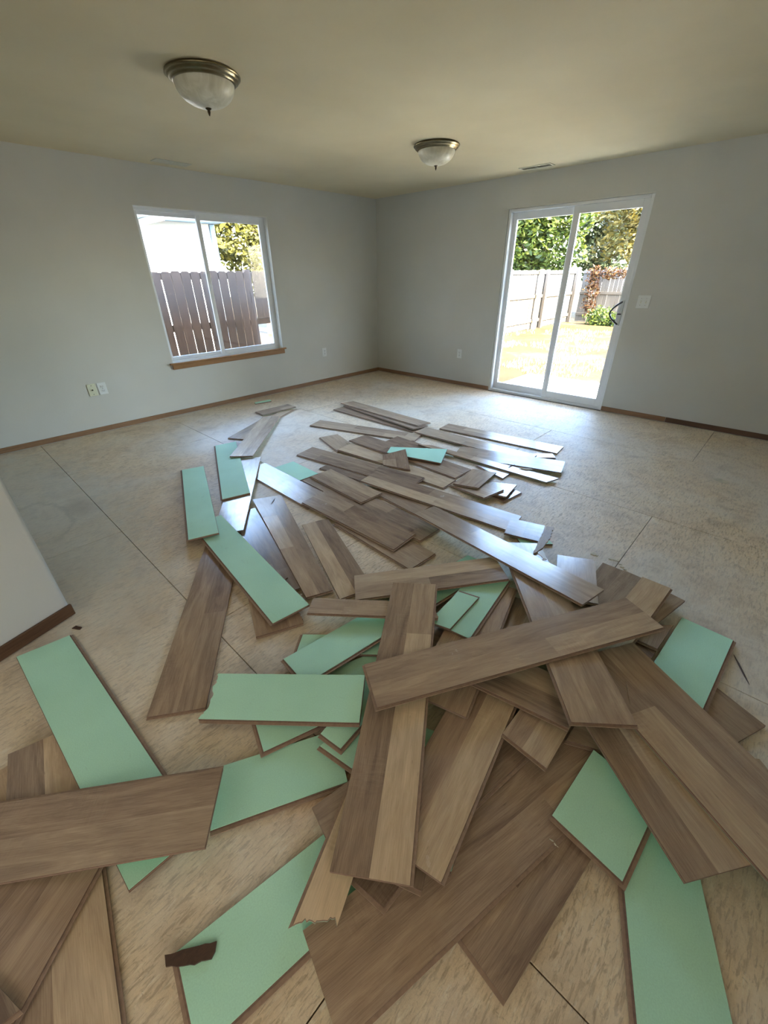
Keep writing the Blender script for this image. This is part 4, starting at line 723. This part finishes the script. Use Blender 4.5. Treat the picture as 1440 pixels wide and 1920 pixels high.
tag(obj('patio_slab', bx(XW+T+.005, 7.02, -.6, 3.2, GZ-.1, -.1, bev=.01), mat_plain('pale_concrete', srgb(232, 224, 204), .85, .2, var=.05, scale=5)), 'pale concrete patio slab outside the sliding door', 'patio')
# grass tufts on the lawn
def mat_grass():
    m = NT('dry_grass', .8, spec=.2); r = m.n('ShaderNodeNewGeometry').outputs['Random Per Island']
    m.base(m.ramp(r, [(0, srgb(120, 112, 60)), (.5, srgb(178, 158, 96)), (1, srgb(206, 190, 130))])); return m.m
rnd = random.Random(8); bm = bmesh.new()
for k in range(2600):
    d = 7.1+7.5*rnd.random()**1.3; y = rnd.uniform(.9, 6.3)*d/9
    if y > 6.4: continue
    if math.sin(d*1.9+y*1.3)+math.sin(y*2.6-d*.8) < -.2: continue
    for b_ in range(4):
        x_, y_ = d+rnd.uniform(-.08, .08), y+rnd.uniform(-.08, .08); a = rnd.uniform(0, 2*PI); h = rnd.uniform(.03, .09); lean = rnd.uniform(0, .06)
        dx, dy = math.cos(a)*.006, math.sin(a)*.006
        bm.faces.new([bm.verts.new((x_-dx, y_-dy, GZ)), bm.verts.new((x_+dx, y_+dy, GZ)), bm.verts.new((x_-dy*lean*90, y_+dx*lean*90, GZ+h))])
g = obj('grass', bm, mat_grass()); tag(g, 'sparse dry grass tufts on the lawn beyond the patio', 'grass', kind='stuff')

def mat_fence(name, a, b, dk):
    m = NT(name, .85, spec=.15); v = m.coord(); oi = m.n('ShaderNodeObjectInfo').outputs['Random']
    vv = m.n('ShaderNodeVectorMath', {0: v, 1: m.n('ShaderNodeCombineXYZ', {0: m.math('MULTIPLY', oi, 37.0), 1: 0.0, 2: m.math('MULTIPLY', oi, 11.0)}).outputs[0]}, operation='ADD').outputs[0]
    n = m.noise(m.mapping(vv, (30, 30, 1.6)), 2.2, 5, .65, .7)
    c = m.mix(m.val(n, .3, .7), a, b); c = m.mix(m.val(oi, 0, 1, 0, .45), c, dk)
    kn = m.n('ShaderNodeTexVoronoi', {'Vector': m.mapping(vv, (9, 1, 3.2)), 'Scale': 1.6}).outputs['Distance']
    c = m.mix(m.val(kn, .05, .14, .75, 0), c, srgb(29, 20, 16))
    hz = m.n('ShaderNodeSeparateXYZ', {0: v}).outputs[2]
    c = m.mix(m.val(hz, .95, 1.35, 0, .5), c, srgb(73, 73, 73))
    m.base(c); m.bump(n, .3, .003); return m.m
M_PICK = mat_fence('weathered_cedar', srgb(57, 42, 30), srgb(85, 65, 50), srgb(48, 35, 22))
M_PICKB = mat_fence('sun_bleached_cedar', srgb(56, 50, 42), srgb(71, 65, 55), srgb(45, 38, 30))
M_POSTY = mat_wood_trim('new_pine_post', srgb(190, 164, 90), srgb(214, 190, 116), (30, 30, 2))
def picket_mesh(name, h, mat, w=.135, t=.016, z0=.02):
    bm = bmesh.new(); ch = .022
    P = [(-w/2, z0), (w/2, z0), (w/2, h-ch), (w/2-ch, h), (-w/2+ch, h), (-w/2, h-ch)]
    f = [bm.verts.new((x, -t/2, z)) for x, z in P]; b = [bm.verts.new((x, t/2, z)) for x, z in P]
    bm.faces.new(f); bm.faces.new(b[::-1])
    for i in range(6): bm.faces.new((f[i], b[i], b[(i+1) % 6], f[(i+1) % 6]))
    me = bpy.data.meshes.new(name); bm.to_mesh(me); bm.free(); me.materials.append(mat); return me
H = 1.465-GZ
rnd = random.Random(21)
def fence(name, label, x0, y0, dx, dy, n, mat, pitch=.1385, skip=(), rail_side=1, short=(), posts=True, post_mat=None):
    t = tag(empty(name, (x0, y0, GZ), math.atan2(dy, dx)), label, 'fence')
    me = [picket_mesh('picket', H, mat, w) for w in (.128, .119, .131)]; ms = picket_mesh('picket', H, mat, .132, z0=1.0)
    for i in range(n):
        if i in skip: continue
        o = obj_me('picket', ms if i in short else me[rnd.randrange(3)], t); o.location = (i*pitch, rnd.uniform(-.004, .004), rnd.uniform(-.008, .006)); o.rotation_euler = (0, rnd.uniform(-.006, .006), rnd.uniform(-.03, .03))
    Lf = n*pitch
    for z in (.25, .95, H-.06):
        b = bmesh.new(); ya = .012*rail_side; yb = .05*rail_side; ya, yb = min(ya, yb), max(ya, yb)
        box(b, -.07, Lf-.07, ya, yb, z-.045, z+.045, bev=.004); obj('rail', b, post_mat or mat, t)
    k = 0
    while posts and k*2.4 < Lf:
        b = bmesh.new(); ya, yb = sorted((.05*rail_side, .14*rail_side)); box(b, k*2.4-.045, k*2.4+.045, ya, yb, 0, H+.02, bev=.005); obj('post', b, post_mat or mat, t); k += 1
    return t
fence('wooden_fence', 'weathered dog-eared cedar fence seen through the window', 1.55, 6.6, 1, 0, 24, M_PICK, rail_side=1, short=(18, 19, 20))
fence('wooden_fence', 'sunlit pale side fence with yellowish posts left of the back fence', 1.55+24*.1385, 6.6, 1, 0, 89, M_PICKB, rail_side=-1)
b = bmesh.new(); box(b, -.05, .05, -.05, .05, 0, H+.02, bev=.005)
o = obj('fence_post', b, M_POSTY); o.location = (13.95, 6.47, GZ); tag(o, 'single yellow new-wood post at the side fence, seen through left door pane', 'post')
fence('wooden_fence', 'sunlit pale back fence at the far end of the yard', 17.4, -3.0, 0, 1, 69, M_PICKB, rail_side=1, post_mat=M_PICKB)

def mat_leaf(name, a, b, c):
    m = NT(name, .55, spec=.3); r = m.n('ShaderNodeNewGeometry').outputs['Random Per Island']
    col = m.ramp(r, [(0, a), (.5, b), (1, c)]); m.base(col)
    m.b.inputs['Transmission Weight'].default_value = 0.0
    tr = m.n('ShaderNodeBsdfTranslucent', {'Color': col}); mx = m.n('ShaderNodeMixShader', {0: .4, 1: m.b.outputs[0], 2: tr.outputs[0]})
    m.t.links.new(mx.outputs[0], m.t.nodes['Material Output'].inputs['Surface']); return m.m
M_LG = mat_leaf('leaf_green', srgb(27, 39, 9), srgb(51, 65, 19), srgb(90, 97, 35))
M_LY = mat_leaf('leaf_yellow', srgb(47, 41, 11), srgb(80, 70, 26), srgb(110, 93, 42))
M_LO = mat_leaf('leaf_grey_green', srgb(37, 48, 26), srgb(61, 70, 45), srgb(88, 93, 64))
M_LR = mat_leaf('leaf_rust', srgb(50, 28, 13), srgb(68, 41, 20), srgb(86, 65, 32))
M_BARK = mat_wood_trim('bark', srgb(80, 64, 52), srgb(120, 100, 84), (20, 20, 3))
def foliage(blobs, n, size, seed):
    rnd = random.Random(seed); bm = bmesh.new()
    tot = sum(b[3]*b[4]*b[5] for b in blobs)
    for (cx, cy, cz, rx, ry, rz) in blobs:
        for _ in range(int(n*rx*ry*rz/tot)):
            d = Vector((rnd.gauss(0, 1), rnd.gauss(0, 1), rnd.gauss(0, 1))).normalized()*rnd.random()**.28
            bump = 1+.16*math.sin(d.x*7+seed)+.14*math.sin(d.y*9+cx)+.1*math.sin(d.z*11)
            p = Vector((cx+d.x*rx*bump, cy+d.y*ry*bump, cz+d.z*rz*bump))
            s_ = size*rnd.uniform(.6, 1.3); a = Vector((rnd.gauss(0, 1), rnd.gauss(0, 1), rnd.gauss(0, .6))).normalized(); b = a.cross(Vector((rnd.gauss(0, 1), rnd.gauss(0, 1), rnd.gauss(0, 1)))).normalized()
            bm.faces.new([bm.verts.new(p+q) for q in (-a*s_, b*s_*.45, a*s_, -b*s_*.45)])
    return bm
def tree(name, label, base, blobs, n, size, mat, seed, trunk=.14, h=3.0, cat='tree', group=None):
    t = tag(empty(name, (base[0], base[1], GZ)), label, cat, group)
    b = foliage([(x-base[0], y-base[1], z-GZ, rx, ry, rz) for x, y, z, rx, ry, rz in blobs], n, size, seed)
    obj('foliage', b, mat, t)['kind'] = 'stuff'
    b = bmesh.new(); tube(b, [(0, 0, -.05), (.05, .03, h*.35), (-.04, .08, h*.7), (.02, .1, h)], [trunk, trunk*.8, trunk*.55, trunk*.2], 8)
    for k in range(5 if cat == 'tree' else 0):
        a = k*1.3+seed; tube(b, [(0, .05, h*(.4+.08*k)), (math.cos(a)*.5, math.sin(a)*.5, h*(.6+.07*k)), (math.cos(a)*1.1, math.sin(a)*1.1, h*(.75+.08*k))], [trunk*.45, trunk*.3, trunk*.1], 6)
    obj('trunk', b, M_BARK, t)
tree('leafy_tree', 'bright green leafy tree beyond the fence, seen through left door pane', (20.6, 10.0, 0), [(20.6, 9.9, 3.1, 1.9, 1.9, 2.2), (21, 11.8, 3.4, 2, 2.0, 2.4), (20.4, 9.8, 5.2, 1.8, 2.0, 1.7)], 30000, .12, M_LG, 3, h=3.6)
tree('grey_green_tree', 'pale grey-green willowy tree between the green and yellow ones', (24.6, 8.4, 0), [(24.4, 8.4, 3.0, 1.3, 1.3, 2.1), (24.8, 8.7, 5.0, 1.3, 1.6, 1.8)], 14000, .12, M_LO, 5, h=3.6)
tree('yellowing_tree', 'broad yellowing tree above the back fence, right door pane', (19.5, 4.3, 0), [(19.6, 4.7, 3.1, 1.6, 2.1, 1.9), (19.9, 2.9, 3.2, 1.6, 1.9, 1.9), (19.8, 4.0, 4.4, 1.5, 2.4, 1.1), (19.8, .6, 3.0, 1.6, 1.8, 1.9)], 40000, .10, M_LY, 7, h=3.4)
tree('autumn_tree', 'yellow-green tree behind the neighbour house corner, seen through window', (7.9, 12.4, 0), [(7.6, 12.4, 2.9, 1.6, 1.3, 1.7), (9.4, 12.9, 2.4, 1.5, 1.4, 1.5), (7.4, 12.6, 4.6, 1.5, 1.4, 1.2)], 26000, .09, mat_leaf('leaf_olive', srgb(37, 39, 11), srgb(68, 66, 23), srgb(97, 92, 38)), 9, h=3.4)
tree('vine', 'rust-coloured vine climbing the back fence corner', (17.05, 5.95, 0), [(17.05, 5.95, .7, .09, .26, .75), (17.05, 5.4, 1.35, .09, .6, .18), (17.05, 6.0, 1.3, .1, .22, .3)], 900, .06, M_LR, 11, trunk=.03, h=1.4, cat='vine')
tree('leafy_shrub', 'low yellow-green shrub at the foot of the back fence', (16.55, 4.5, 0), [(16.55, 5.3, .0, .32, .5, .36), (16.55, 4.5, -.05, .32, .7, .28), (16.5, 3.5, -.05, .3, .8, .25)], 3000, .06, M_LG, 13, trunk=.03, h=.3, cat='shrub')

# neighbour's house beyond the side fence
hb = empty('neighbor_house', (0, 9.0, GZ)); tag(hb, 'white neighbouring house with pale blue eaves beyond the fence', 'house')
M_HW = mat_plain('white_siding', srgb(226, 226, 222), .7, .3, var=.02)
def hp_(name, bm, mat):
    bmesh.ops.translate(bm, verts=bm.verts, vec=(0, -9.0, -GZ)); return obj(name, bm, mat, hb)
bm = bmesh.new(); box(bm, -6, 4.75, 9.0, 15, GZ, 2.275); hp_('wall', bm, M_HW)
for k in range(16):
    pass
bm = bmesh.new(); box(bm, -6.4, 4.80, 8.1, 9.0, 2.27, 2.30, bev=.005); hp_('soffit', bm, M_SOFFIT)
bm = bmesh.new(); box(bm, -6.4, 4.85, 8.06, 8.1, 2.26, 2.43, bev=.004); hp_('fascia', bm, M_SOFFIT)
bm = bmesh.new()
vs = [bm.verts.new(p) for p in ((-6.5, 8.0, 2.43), (4.9, 8.0, 2.43), (4.9, 12, 4.0), (-6.5, 12, 4.0), (-6.5, 15.5, 2.43), (4.9, 15.5, 2.43))]
bm.faces.new((vs[0], vs[1], vs[2], vs[3])); bm.faces.new((vs[3], vs[2], vs[5], vs[4])); bm.faces.new((vs[0], vs[3], vs[4])); bm.faces.new((vs[1], vs[5], vs[2])); bm.faces.new((vs[0], vs[4], vs[5], vs[1]))
hp_('roof', bm, M_ROOF)
for x in (-2.6, .5, 3.42):
    bm = bmesh.new(); box(bm, x-.05, x+.05, 8.11, 9.0, 2.19, 2.268, bev=.005); hp_('eave_bracket', bm, M_HW)
bm = bmesh.new(); box(bm, 4.66, 4.76, 8.97, 9.0, GZ, 2.268, bev=.004); hp_('corner_trim', bm, M_SOFFIT)
